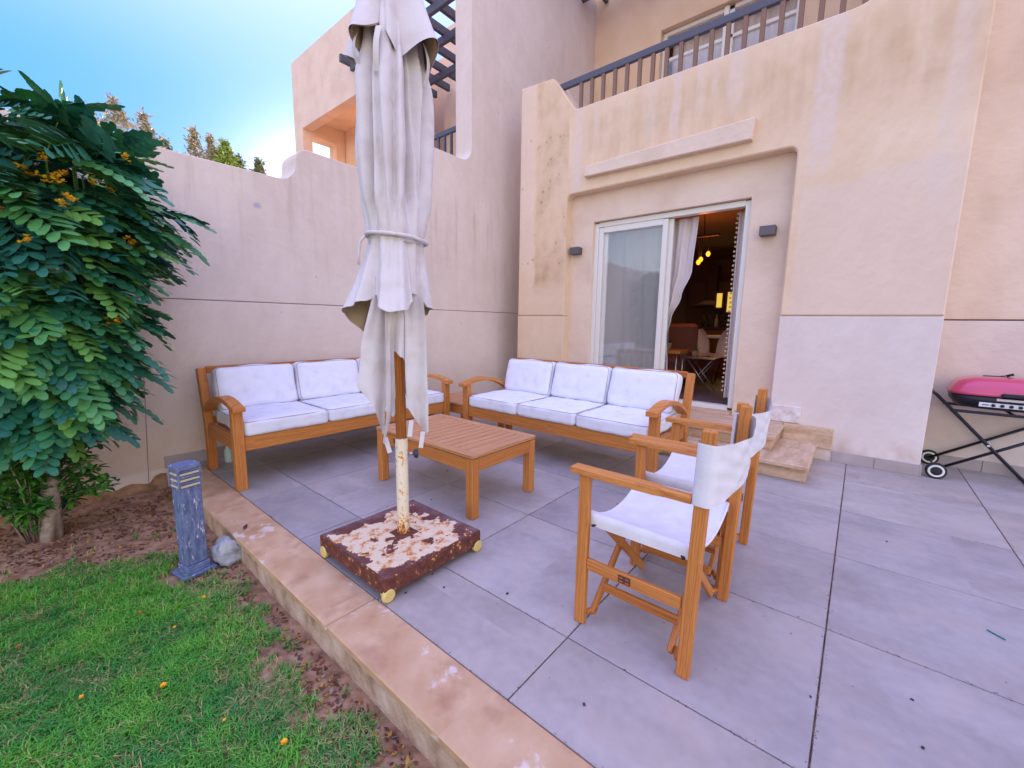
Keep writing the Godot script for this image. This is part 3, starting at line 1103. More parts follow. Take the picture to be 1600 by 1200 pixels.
func interior():
	var r := structure("room")
	put("room_floor", boxm(Vector3(2.65, 0.20, -3.62), Vector3(4.4, 0.22, 6.65), 0), M.room_floor, r)
	put("room_wall", boxm(Vector3(4.84, 1.6, -3.6), Vector3(0.2, 2.7, 6.5), 0), M.room_wall, r)
	put("room_wall", boxm(Vector3(0.66, 1.6, -3.6), Vector3(0.1, 2.7, 6.5), 0), M.room_wall, r)
	put("room_wall", boxm(Vector3(2.75, 1.6, -6.95), Vector3(4.3, 2.7, 0.1), 0), M.room_wall, r)
	put("ceiling", boxm(Vector3(2.75, 2.90, -3.6), Vector3(4.3, 0.08, 6.5), 0), M.room_wall, r)
	# pendant
	var p := thing("pendant_lamp", "pendant lamp with three glowing amber bulbs inside the dark room", "lamp")
	put("cord", tubem([Vector3(2.5, 2.86, -2.0), Vector3(2.52, 2.55, -2.0)], 0.006, 6), M.black_metal, p)
	put("bar", boxm(Vector3(2.55, 2.54, -2.0), Vector3(0.36, 0.035, 0.05), 0.006), M.dark_wood, p)
	var bulb := SphereMesh.new()
	bulb.radius = 0.028
	bulb.height = 0.075
	bulb.radial_segments = 16
	bulb.rings = 10
	for q in [Vector3(2.46, 2.165, -2.0), Vector3(2.485, 2.205, -2.02), Vector3(2.59, 2.275, -2.0)]:
		put("flex", tubem([q + UP * 0.03, Vector3(q.x, 2.53, q.z)], 0.004, 6), M.black_metal, p)
		var o := put("bulb", bulb, M.bulb, p)
		o.position = q
		var l := OmniLight3D.new()
		l.name = "bulb_light"
		l.light_color = Color(1.0, 0.55, 0.2)
		l.light_energy = 0.03
		l.light_size = 0.02
		l.omni_range = 8.0
		l.omni_attenuation = 2.0
		l.shadow_enabled = true
		p.add_child(l, true)
		l.position = q
	# two white shell chairs
	for k in 2:
		var t := thing("dining_chair", ["white shell dining chair nearer the curtain, at the table indoors", "white shell dining chair beside the right door frame indoors"][k], "chair", [Vector3(2.46, 0.31, -2.35), Vector3(2.88, 0.31, -2.25)][k], [0.5, -0.2][k], "white shell dining chairs indoors")
		put("shell", sheet(func(s, u):
			var a := lerpf(-1.25, 1.25, s)
			var w := curve([[0.0, 0.2], [0.4, 0.21], [0.7, 0.20], [0.9, 0.15], [1.0, 0.08]], u)
			if u < 0.45:
				return Vector3(sin(a) * w, 0.44 + 0.06 * (1.0 - cos(a)), 0.22 - u * 0.9)
			return Vector3(sin(a) * w, 0.44 + (u - 0.45) * 0.75 + 0.02 * (1.0 - cos(a)), -0.19 + 0.12 * (1.0 - cos(a)) - (u - 0.45) * 0.1), 16, 16), M.shell_white, t)
		for s in [[-1, -1], [1, -1], [-1, 1], [1, 1]]:
			put("leg", tubem([Vector3(s[0] * 0.09, 0.43, s[1] * 0.09), Vector3(s[0] * 0.21, 0.0, s[1] * 0.19)], [0.016, 0.010], 8), M.dark_wood, t)
	var tb := thing("dining_table", "white topped dining table behind the shell chairs indoors", "table", Vector3(2.5, 0.31, -2.95))
	put("tabletop", boxm(Vector3(0, 0.73, 0), Vector3(1.1, 0.04, 0.7), 0.01), M.shell_white, tb)
	for s in [[-1, -1], [1, -1], [-1, 1], [1, 1]]:
		put("leg", barm(Vector3(s[0] * 0.45, 0, s[1] * 0.28), Vector3(s[0] * 0.45, 0.71, s[1] * 0.28), 0.05, 0.05), M.dark_wood, tb)
	var wt := thing("side_table", "small wooden table with iron legs just inside the doorway", "table", Vector3(2.42, 0.31, -1.0))
	put("tabletop", boxm(Vector3(0, 0.56, 0), Vector3(0.50, 0.045, 0.36), 0.005), M.teak, wt)
	for s in [[-1, -1], [1, -1], [-1, 1], [1, 1]]:
		put("leg", tubem([Vector3(s[0] * 0.19, 0, s[1] * 0.13), Vector3(s[0] * 0.19, 0.54, s[1] * 0.13)], 0.012, 8), M.steel, wt)
	var mt := thing("folding_stand", "low metal tray table on crossed legs indoors", "table", Vector3(2.76, 0.31, -1.5))
	put("tray", boxm(Vector3(0, 0.46, 0), Vector3(0.42, 0.015, 0.3), 0.003), M.steel, mt)
	for s in [-1, 1]:
		for z in [-0.12, 0.12]:
			put("leg", tubem([Vector3(-0.17 * s, 0, z), Vector3(0.17 * s, 0.45, z)], 0.009, 8), M.steel, mt)
	for k in 2:
		var q: Vector3 = [Vector3(2.44, 0.893, -1.0), Vector3(2.66, 0.78, -1.5)][k]
		var pl := thing("potted_plant", ["potted plant on the small wooden table indoors", "potted plant on the metal tray table indoors"][k], "plant", q)
		var st := S(true)
		lathe(st, [Vector2(0.0, 0.0), Vector2(0.04, 0.0), Vector2(0.052, 0.09), Vector2(0.044, 0.09), Vector2(0.0, 0.075)], 16)
		put("pot", done(st), M.pot, pl)
		for i in 14:
			var a := rng.randf() * TAU
			var tip := Vector3(cos(a) * rng.randf_range(0.03, 0.09), rng.randf_range(0.12, 0.2), sin(a) * rng.randf_range(0.03, 0.09))
			put("leaf", sheet(func(s, t): return Vector3(0, 0.075, 0).lerp(tip, t) + Vector3(-sin(a), 0, cos(a)) * (s - 0.5) * 0.03 * sin(PI * clampf(t, 0.05, 1.0)) - UP * 0.03 * t * t, 2, 4), M.plant, pl)
	var so := thing("armchair", "brown leather armchair half behind the gathered curtain", "armchair", Vector3(2.12, 0.31, -1.95))
	put("seat", boxm(Vector3(0, 0.27, 0), Vector3(0.7, 0.3, 0.6), 0.05), M.leather, so)
	put("backrest", boxm(Vector3(0, 0.63, -0.26), Vector3(0.7, 0.62, 0.16), 0.05), M.leather, so)
	for s in [-1, 1]:
		put("arm", boxm(Vector3(s * 0.31, 0.45, 0.06), Vector3(0.12, 0.2, 0.5), 0.04), M.leather, so)
	# kitchen at the far end
	var k := thing("kitchen_counter", "kitchen counter with dark top at the far end of the room", "counter")
	put("cabinet", boxm(Vector3(2.3, 0.72, -4.7), Vector3(2.6, 0.84, 0.55), 0.01), M.leather, k)
	put("worktop", boxm(Vector3(2.3, 1.165, -4.7), Vector3(2.7, 0.05, 0.62), 0.006), M.kitchen_dark, k)
	var cab := thing("wall_cabinets", "wall cabinets above the kitchen counter indoors", "cabinet")
	for i in 3:
		put("cabinet_door", boxm(Vector3(1.2 + i * 0.36, 2.0, -6.6), Vector3(0.35, 0.6, 0.35), 0.01), M.room_wall, cab)
	var hood := thing("cooker_hood", "steel cooker hood in the kitchen", "cooker hood")
	put("canopy", prismm([Vector2(-0.3, 0), Vector2(0.3, 0), Vector2(0.12, 0.1), Vector2(-0.12, 0.1)], 0.35, Transform3D(Basis(), Vector3(1.7, 1.70, -5.6)), 0.01), M.steel, hood)
	put("chimney", boxm(Vector3(1.7, 2.2, -5.8), Vector3(0.2, 0.8, 0.2), 0.005), M.kitchen_dark, hood)
	for i in 2:
		var w := thing("kitchen_window", ["narrow bright window glowing yellow in the kitchen", "wider bright window in the kitchen beside the right curtain"][i], "window")
		var c: Vector3 = [Vector3(2.01, 1.77, -5.2), Vector3(2.27, 1.73, -5.2)][i]
		var sz: Vector2 = [Vector2(0.11, 0.30), Vector2(0.20, 0.42)][i]
		put("pane", boxm(c, Vector3(sz.x, sz.y, 0.01), 0), M.window_light, w)
		for s in [-1, 1]:
			put("frame", boxm(c + Vector3(s * (sz.x / 2 + 0.02), 0, 0), Vector3(0.04, sz.y + 0.08, 0.04), 0.004), M.room_wall, w)
			put("frame", boxm(c + Vector3(0, s * (sz.y / 2 + 0.02), 0), Vector3(sz.x, 0.04, 0.038), 0.004), M.room_wall, w)
		var al := AreaLight3D.new()
		al.name = "window_glow"
		al.area_size = sz
		al.light_color = Color(1.0, 0.85, 0.45)
		al.light_energy = 0.02
		al.shadow_enabled = true
		al.set("area_range", 8.0)
		w.add_child(al)
		al.position = c + Vector3(0, 0, 0.03)
		al.rotation.y = PI
	put("room_partition", boxm(Vector3(2.7, 1.6, -6.85), Vector3(4.2, 2.6, 0.05), 0), M.room_wall, r)
	var bt := thing("bottles", "cluster of bottles standing on the kitchen counter", "bottles")
	for i in 5:
		var st := S(true)
		lathe(st, [Vector2(0.0, 0), Vector2(0.035, 0), Vector2(0.035, 0.16), Vector2(0.012, 0.2), Vector2(0.012, 0.26), Vector2(0.0, 0.26)], 12, Transform3D(Basis(), Vector3(1.85 + i * 0.13, 1.19, -4.7 + 0.05 * (i % 2))))
		put("bottle", done(st), [M.kitchen_dark, M.plant, M.shell_white][i % 3], bt)


func neighbour():
	var h := thing("neighbour_house", "pale pink house beyond the garden wall with open corner balcony", "house")
	var o := [Vector2(-6.25, -0.3), Vector2(-3.0, -0.3), Vector2(-3.0, 7.04), Vector2(-6.25, 7.04)]
	# the front is a frame round the balcony opening
	put("front_wall", prismm([Vector2(-6.25, -0.3), Vector2(-5.85, -0.3), Vector2(-5.85, 7.04), Vector2(-6.25, 7.04)], 0.22, Transform3D(), 0.006), M.plaster_warm, h)
	put("front_wall", prismm([Vector2(-5.85, -0.3), Vector2(-3.0, -0.3), Vector2(-3.0, 4.0), Vector2(-5.85, 4.0)], 0.22, Transform3D(), 0.006), M.plaster_warm, h)
	put("front_wall", prismm([Vector2(-5.85, 5.55), Vector2(-3.0, 5.55), Vector2(-3.0, 7.04), Vector2(-5.85, 7.04)], 0.22, Transform3D(), 0.006), M.plaster_warm, h)
	put("balcony_floor", boxm(Vector3(-4.5, 3.05, -0.7), Vector3(3.4, 0.2, 0.95), 0), M.plaster, h)
	put("balcony_ceiling", boxm(Vector3(-4.5, 5.90, -0.7), Vector3(3.4, 0.18, 0.95), 0), M.plaster_warm, h)
	# side wall with its window, outline in (z, y)
	var side := Transform3D(Basis(Vector3(0, 0, -1), UP, Vector3(1, 0, 0)), Vector3(-5.85, 0, 0))
	for q in [[0.22, 6.0, -0.3, 4.45], [0.22, 6.0, 5.46, 7.04], [0.80, 6.0, 4.45, 5.46]]:
		put("side_wall", prismm([Vector2(q[0], q[2]), Vector2(q[1], q[2]), Vector2(q[1], q[3]), Vector2(q[0], q[3])], 0.34, side, 0.0), M.plaster_warm, h)
	put("back_wall", boxm(Vector3(-4.4, 4.5, -1.13), Vector3(2.86, 5.2, 0.2), 0), M.plaster_warm, h)
	put("body_wall", boxm(Vector3(-3.0, 3.4, -4.6), Vector3(5.66, 7.2, 5.2), 0), M.plaster_warm, h)
	put("roof", boxm(Vector3(-4.6, 7.0, -0.7), Vector3(2.9, 0.07, 0.9), 0), M.plaster, h)
	put("terrace_floor", boxm(Vector3(-1.6, 3.0, -0.9), Vector3(2.9, 0.2, 1.7), 0), M.plaster, h)
	put("terrace_parapet", boxm(Vector3(-1.55, 1.75, -0.12), Vector3(2.86, 4.1, 0.24), 0.006), M.plaster_warm, h)
	put("terrace_back_wall", boxm(Vector3(-1.55, 5.2, -1.87), Vector3(2.85, 4.2, 0.25), 0), M.plaster_warm, h)
	var lp := thing("added_balcony_lamp", "assumed glowing wall lamp added inside the neighbouring balcony behind the parasol", "lamp", Vector3(-4.55, 4.75, -0.98))  # assumed lamp, added out of sight to give the balcony its warm glow
	put("back_plate", boxm(Vector3(0, 0, -0.035), Vector3(0.10, 0.16, 0.02), 0.004), M.lamp_grey, lp)
	var globe := SphereMesh.new()
	globe.radius = 0.07
	globe.height = 0.14
	put("globe", globe, M.bulb, lp).position = Vector3(0, 0, 0.05)
	var ol := OmniLight3D.new()
	ol.name = "added_lamp_light"
	ol.light_color = Color(1.0, 0.66, 0.28)
	ol.light_energy = 0.13
	ol.light_size = 0.06
	ol.omni_range = 6.0
	ol.omni_attenuation = 2.0
	ol.shadow_enabled = true
	lp.add_child(ol)
	ol.position = Vector3(0, 0, 0.05)
	var r := thing("neighbour_railing", "dark railing on the neighbouring terrace behind the parasol", "railing")
	put("top_rail", boxm(Vector3(-1.5, 4.26, -0.12), Vector3(2.7, 0.07, 0.05), 0.004), M.dark_timber, r)
	for i in 18:
		put("baluster", boxm(Vector3(-2.8 + i * 0.155, 4.0, -0.12), Vector3(0.04, 0.45, 0.035), 0.003), M.dark_timber, r)
	var p := thing("neighbour_pergola", "blue grey timber lattice pergola on the neighbouring house behind the parasol", "pergola")
	for i in 9:
		put("slat", boxm(Vector3(-3.53 + i * 0.41, 6.06, -0.68), Vector3(0.065, 0.13, 1.96), 0.004), M.dark_timber, p)
	for z in [0.12, -0.45, -1.1]:
		put("beam", boxm(Vector3(-1.75, 5.93, z), Vector3(3.4, 0.12, 0.065), 0.004), M.dark_timber, p)


func steps():
	var s := thing("door_steps", "two travertine steps leading up to the open sliding door", "steps")
	put("riser", boxm(Vector3(3.0, 0.055, 0.42), Vector3(2.48, 0.11, 0.84), 0.004), M.travertine, s)
	put("tread", boxm(Vector3(2.63, 0.13, 0.445), Vector3(1.64, 0.036, 0.91), 0.006), M.travertine, s)
	put("tread", boxm(Vector3(3.855, 0.13, 0.445), Vector3(0.80, 0.036, 0.91), 0.006), M.travertine, s)
	put("riser", boxm(Vector3(2.72, 0.195, 0.26), Vector3(2.46, 0.095, 0.60), 0.004), M.travertine, s)
	put("tread", boxm(Vector3(2.25, 0.262, 0.215), Vector3(1.64, 0.036, 0.80), 0.006), M.travertine, s)
	put("tread", boxm(Vector3(3.53, 0.262, 0.215), Vector3(0.90, 0.036, 0.80), 0.006), M.travertine, s)
	put("threshold", boxm(Vector3(2.585, 0.285, -0.165), Vector3(1.77, 0.05, 0.25), 0.004), M.travertine, s)


# ------------------------------------------------------------------ furniture

func sofas():
	var L := 2.0
	var proto := make_sofa(L)
	tag(proto, "teak three seat sofa with white cushions standing along the garden wall", "sofa", "teak sofas with white cushions")
	proto.position = Vector3(0.82, 0, 2.83)
	proto.rotation.y = PI / 2
	var c: Node3D = proto.duplicate()
	c.name = "sofa"
	add_child(c, true)
	tag(c, "teak three seat sofa with white cushions standing before the glass door", "sofa", "teak sofas with white cushions")
	c.position = Vector3(2.425, 0, 1.52)
	c.rotation.y = 0


# front along +z, length along x, centred
func make_sofa(L: float) -> Node3D:
	var t := thing("sofa", "", "sofa")
	var hx := L / 2
	var zf := 0.33
	var zb := -0.335
	for s in [-1, 1]:
		var x: float = s * (hx - 0.035)
		put("leg", boxm(Vector3(x, 0.30, zf), Vector3(0.068, 0.60, 0.060), 0.004), M.teak, t)
		var st := S()
		bar(st, Vector3(x, 0.0, zb), Vector3(x, 0.34, zb), 0.062, 0.06, 0.004, Vector3.BACK)
		put("leg", done(st), M.teak_dark, t)
		put("back_post", barm(Vector3(x, 0.335, zb + 0.002), Vector3(x, 0.82, zb - 0.10), 0.06, 0.055, 0.004, Vector3.BACK), M.teak, t)
		put("side_rail", boxm(Vector3(x, 0.335, 0.0), Vector3(0.035, 0.10, 0.595), 0.004), M.teak_dark, t)
		# arched armrest
		var top := [Vector2(-0.41, 0.615), Vector2(-0.36, 0.622), Vector2(-0.28, 0.642), Vector2(-0.20, 0.655), Vector2(-0.10, 0.658), Vector2(0.0, 0.645), Vector2(0.10, 0.617), Vector2(0.20, 0.575), Vector2(0.30, 0.52)]
		var poly := []
		for q in top:
			poly.append(q)
		var under := []
		for q in top:
			under.append(q - Vector2(0.0, 0.034))
		under.reverse()
		under[0] = Vector2(0.285, 0.49)
		poly += under
		# outline x runs from the front (-) to the back (+)
		var T := Transform3D(Basis(Vector3(0, 0, -1), UP, Vector3(1, 0, 0)), Vector3(x + 0.04, 0, 0))
		put("arm", prismm(poly, 0.08, T, 0.004), M.teak_light if s > 0 else M.teak, t)
	put("front_rail", boxm(Vector3(0, 0.335, zf - 0.002), Vector3(L - 0.142, 0.11, 0.03), 0.004), M.teak, t)
	put("back_rail", boxm(Vector3(0, 0.805, zb - 0.098), Vector3(L - 0.132, 0.055, 0.032), 0.004), M.teak_dark, t)
	put("back_rail", boxm(Vector3(0, 0.40, zb - 0.02), Vector3(L - 0.132, 0.06, 0.03), 0.004), M.teak_dark, t)
	for i in 11:
		put("seat_slat", boxm(Vector3(0, 0.372, -0.27 + i * 0.055), Vector3(L - 0.16, 0.016, 0.042), 0.003), M.teak, t)
	for i in 15:
		put("back_slat", barm(Vector3(-0.86 + i * 0.123, 0.42, zb - 0.022), Vector3(-0.86 + i * 0.123, 0.79, zb - 0.092), 0.035, 0.014, 0.003, Vector3.BACK), M.teak, t)
	var w := (L - 0.15) / 3
	for i in 3:
		var x := (i - 1) * (w + 0.002)
		var seat := put("seat_cushion", pillow(Vector3(w, 0.115, 0.645), 0.030, 0.012), M.cushion, t)
		seat.position = Vector3(x, 0.440, 0.035)
		seat.rotation = Vector3(rng.randf_range(-0.006, 0.006), rng.randf_range(-0.008, 0.008), rng.randf_range(-0.006, 0.006))
		piping(seat, Vector3(w, 0.115, 0.645), 0.03)
		var back := put("back_cushion", pillow(Vector3(w - 0.005, 0.14, 0.36), 0.045, 0.018), M.cushion, t)
		back.transform = Transform3D(Basis(Vector3.RIGHT, deg_to_rad(90 - 13)), Vector3(x, 0.655, -0.275))
		piping(back, Vector3(w - 0.005, 0.14, 0.36), 0.045)
	return t


func piping(c: Node3D, size: Vector3, r: float) -> void:
	var st := S(true)
	for s in [-1, 1]:
		var pts := []
		var hx := size.x / 2 - r * 0.22
		var hz := size.z / 2 - r * 0.22
		for k in 4:
			var cx: float = [1, -1, -1, 1][k] * (hx - r * 0.8)
			var cz: float = [1, 1, -1, -1][k] * (hz - r * 0.8)
			for j in 5:
				var a := PI / 2 * k + PI / 2 * j / 4.0
				pts.append(Vector3(cx + cos(a) * r * 0.8, s * (size.y / 2 - r * 0.22), cz + sin(a) * r * 0.8))
		pts.append(pts[0])
		tube(st, pts, 0.0020, 5, false)
	put("piping", done(st), M.piping, c)


func slat_table(called: String, label: String, size: Vector3, at: Vector3, slats: int, plaque: bool) -> Node3D:
	var t := thing(called, label, "table", at)
	var hx := size.x / 2
	var hz := size.z / 2
	var y := size.y
	for s in [[-1, -1], [1, -1], [1, 1], [-1, 1]]:
		put("leg", boxm(Vector3(s[0] * (hx - 0.034), (y - 0.03) / 2, s[1] * (hz - 0.034)), Vector3(0.062, y - 0.03, 0.062), 0.004), M.teak if s[0] == s[1] else M.teak_light, t)
	for s in [-1, 1]:
		put("apron", boxm(Vector3(0, y - 0.072, s * (hz - 0.02)), Vector3(size.x - 0.13, 0.085, 0.028), 0.003), M.teak, t)
		put("apron", boxm(Vector3(s * (hx - 0.02), y - 0.072, 0), Vector3(0.028, 0.085, size.z - 0.13), 0.003), M.teak, t)
		put("top_border", boxm(Vector3(0, y - 0.0125, s * (hz - 0.03)), Vector3(size.x, 0.025, 0.06), 0.004), M.teak_worn, t)
		put("top_border", boxm(Vector3(s * (hx - 0.03), y - 0.0125, 0), Vector3(0.06, 0.025, size.z - 0.121), 0.004), M.teak_worn, t)
	var inner := size.x - 0.12
	var p := inner / slats
	for i in slats:
		put("slat", boxm(Vector3(-inner / 2 + p * (i + 0.5), y - 0.0125 - rng.randf_range(0.0, 0.001), 0), Vector3(p - 0.011, 0.022, size.z - 0.123), 0.003), M.teak_worn, t)
	if plaque:
		var b := put("plaque", boxm(Vector3(-hx + 0.24, y - 0.068, hz - 0.004), Vector3(0.045, 0.036, 0.005), 0.001), M.plaque, t)
		for i in 4:
			put("mark", boxm(Vector3(-hx + 0.228 + (i % 2) * 0.024, y - 0.06 - (i / 2) * 0.016, hz - 0.0012), Vector3(0.014, 0.006, 0.002), 0), M.plaque_mark, b)
	return t


func tables():
	slat_table("coffee_table", "low slatted teak coffee table behind the rusty parasol base", Vector3(1.045, 0.42, 0.645), Vector3(2.21, 0, 2.71), 13, true)
	slat_table("corner_table", "low slatted teak table in the corner between the two sofas", Vector3(0.70, 0.35, 0.60), Vector3(1.0, 0, 1.42), 9, false)
	var st := S(true)
	lathe(st, [Vector2(0, 0), Vector2(0.028, 0.0), Vector2(0.030, 0.01), Vector2(0.030, 0.10), Vector2(0.012, 0.14), Vector2(0.012, 0.165), Vector2(0, 0.165)], 14)
	var b := put("water_bottle", done(st), M.bottle_plastic)
	b.position = Vector3(0.40, 0.001, 3.66)
	tag(b, "pale green plastic bottle on the floor behind the left sofa's rear leg", "bottle")


func chairs():
	var proto := make_chair()
	proto.position = Vector3(3.905, 0, 3.08)
	proto.rotation.y = -PI / 2
	tag(proto, "nearer folding teak director chair with white canvas seat and back", "chair", "teak director chairs")
	var c: Node3D = proto.duplicate()
	c.name = "director_chair"
	add_child(c, true)
	tag(c, "farther folding teak director chair, between the nearer one and the door steps", "chair", "teak director chairs")
	c.position = Vector3(3.875, 0, 2.475)
	c.rotation.y = -PI / 2 + 0.02


# front along +z, width along x
func make_chair() -> Node3D:
	var t := thing("director_chair", "", "chair")
	var W := 0.272
	var zf := 0.215
	var zr := -0.20
	for s in [-1, 1]:
		var x: float = s * W
		put("leg", boxm(Vector3(x, 0.317, zf), Vector3(0.030, 0.634, 0.045), 0.004), M.teak, t)
		put("leg", barm(Vector3(x, 0.0, zr), Vector3(x, 0.893, zr - 0.022), 0.032, 0.044, 0.004, Vector3.BACK), M.teak, t)
		# arm: broad in front, necked before the post
		var poly := [Vector2(0.272, -0.026), Vector2(0.272, 0.026), Vector2(-0.06, 0.027), Vector2(-0.10, 0.017), Vector2(-0.185, 0.016), Vector2(-0.185, -0.016), Vector2(-0.10, -0.017), Vector2(-0.06, -0.027)]
		put("arm", prismm(poly, 0.028, Transform3D(Basis(Vector3(0, 0, 1), Vector3(1, 0, 0), Vector3(0, 1, 0)), Vector3(x, 0.666, 0)), 0.005), M.teak_light, t)
		var rail := put("side_rail", boxm(Vector3(x, 0.268, (zf + zr) / 2), Vector3(0.020, 0.046, zf - zr - 0.045), 0.003), M.teak, t)
		if s > 0:
			put("plaque", boxm(Vector3(x + 0.011, 0.268, 0.03), Vector3(0.003, 0.030, 0.048), 0.0005), M.plaque, rail)
			for i in 4:
				put("mark", boxm(Vector3(x + 0.013, 0.275 - (i / 2) * 0.014, 0.018 + (i % 2) * 0.024), Vector3(0.002, 0.005, 0.015), 0), M.plaque_mark, rail)
		put("seat_rail", tubem([Vector3(s * 0.232, 0.452, 0.20), Vector3(s * 0.232, 0.452, -0.185)], 0.017, 10), M.teak, t)
		put("foot_bar", boxm(Vector3(s * 0.205, 0.150, 0.0), Vector3(0.018, 0.034, 0.31), 0.003), M.teak_dark, t)
		put("bracket", barm(Vector3(s * 0.262, 0.425, zf - 0.03), Vector3(s * 0.215, 0.44, zf - 0.06), 0.012, 0.006, 0.001), M.black_metal, t)
		put("bracket", barm(Vector3(s * 0.262, 0.425, zr + 0.03), Vector3(s * 0.215, 0.44, zr + 0.06), 0.012, 0.006, 0.001), M.black_metal, t)
		for z in [zf - 0.04, zr + 0.045]:
			put("foot_pin", tubem([Vector3(s * 0.262, 0.045, z + 0.02 * signf(z)), Vector3(s * 0.215, 0.045, z)], 0.011, 8), M.teak_dark, t)
	for z in [zf - 0.045, zr + 0.05]:
		for s in [-1, 1]:
			var zz: float = z + s * 0.0105
			put("cross_leg", barm(Vector3(s * 0.235, 0.03, zz), Vector3(-s * 0.228, 0.445, zz), 0.036, 0.019, 0.003, Vector3.BACK), M.teak_dark if s > 0 else M.teak, t)
	# canvas seat slung between the rails and wrapped over them
	put("seat", sheet(func(s, u):
		var a: float = lerpf(-1.0, 1.0, s)
		var z: float = lerpf(0.205, -0.195, u)
		var m: float = absf(a)
		if m > 0.84:
			var k: float = (m - 0.84) / 0.16
			var g: float = lerpf(PI / 2, -0.35, minf(k * 1.5, 1.0))
			var drop: float = maxf(0.0, k - 0.667) * 0.07
			return Vector3(signf(a) * (0.232 + 0.0215 * cos(g)), 0.452 + 0.0215 * sin(g) - drop, z)
		var q: float = m / 0.84
		return Vector3(a / 0.84 * 0.232, 0.4735 - 0.064 * (1.0 - pow(q, 2.1)) + 0.0015 * sin(u * 9.0 + a * 4.0) * (1.0 - q * q), z), 56, 16), M.canvas, t)
	var st := S(true)
	for e in [0.206, -0.196]:
		st = S(true)
		var pts := []
		for i in 17:
			var a := lerpf(-1.0, 1.0, i / 16.0)
			pts.append(Vector3(a * 0.228, 0.4690 - 0.064 * (1.0 - pow(absf(a), 2.1)), e))
		tube(st, pts, 0.006, 6)
		put("seat_hem", done(st), M.canvas, t)
	# canvas back wrapped round the posts
	put("backrest", sheet(func(s, u):
		var y := lerpf(0.64, 0.855, u)
		var zp := zr - 0.0246 * y
		var a := lerpf(-1.0, 1.0, s)
		var x := a * 0.296
		var z: float = zp - 0.030 - 0.045 * (1.0 - pow(absf(a), 1.8)) * (0.75 + 0.25 * u) + 0.0022 * sin(u * 11.0 + a * 7.0) * (1.0 - a * a) + 0.0012 * sin(u * 24.0 - a * 11.0)
		y -= 0.016 * (1.0 - a * a) * (0.4 + u) - 0.010 * (1.0 - a * a) * (1.0 - u)
		if absf(a) > 0.86:
			var k: float = (absf(a) - 0.86) / 0.14
			# round the outside of the post and back along its front
			var g: float = lerpf(-PI / 2, PI / 2, clampf(k * 1.25, 0.0, 1.0))
			x = signf(a) * (0.272 + 0.025 * signf(cos(g)) * pow(absf(cos(g)), 0.35))
			z = zp + 0.030 * signf(sin(g)) * pow(absf(sin(g)), 0.5)
			if k > 0.8:
				x = signf(a) * lerpf(0.272, 0.250, (k - 0.8) / 0.2)
				z = zp + 0.030
		elif absf(a) > 0.80:
			x = signf(a) * lerpf(0.80 * 0.296, 0.272, (absf(a) - 0.80) / 0.06)
		return Vector3(x, y, z), 64, 20), M.canvas, t)
	return t


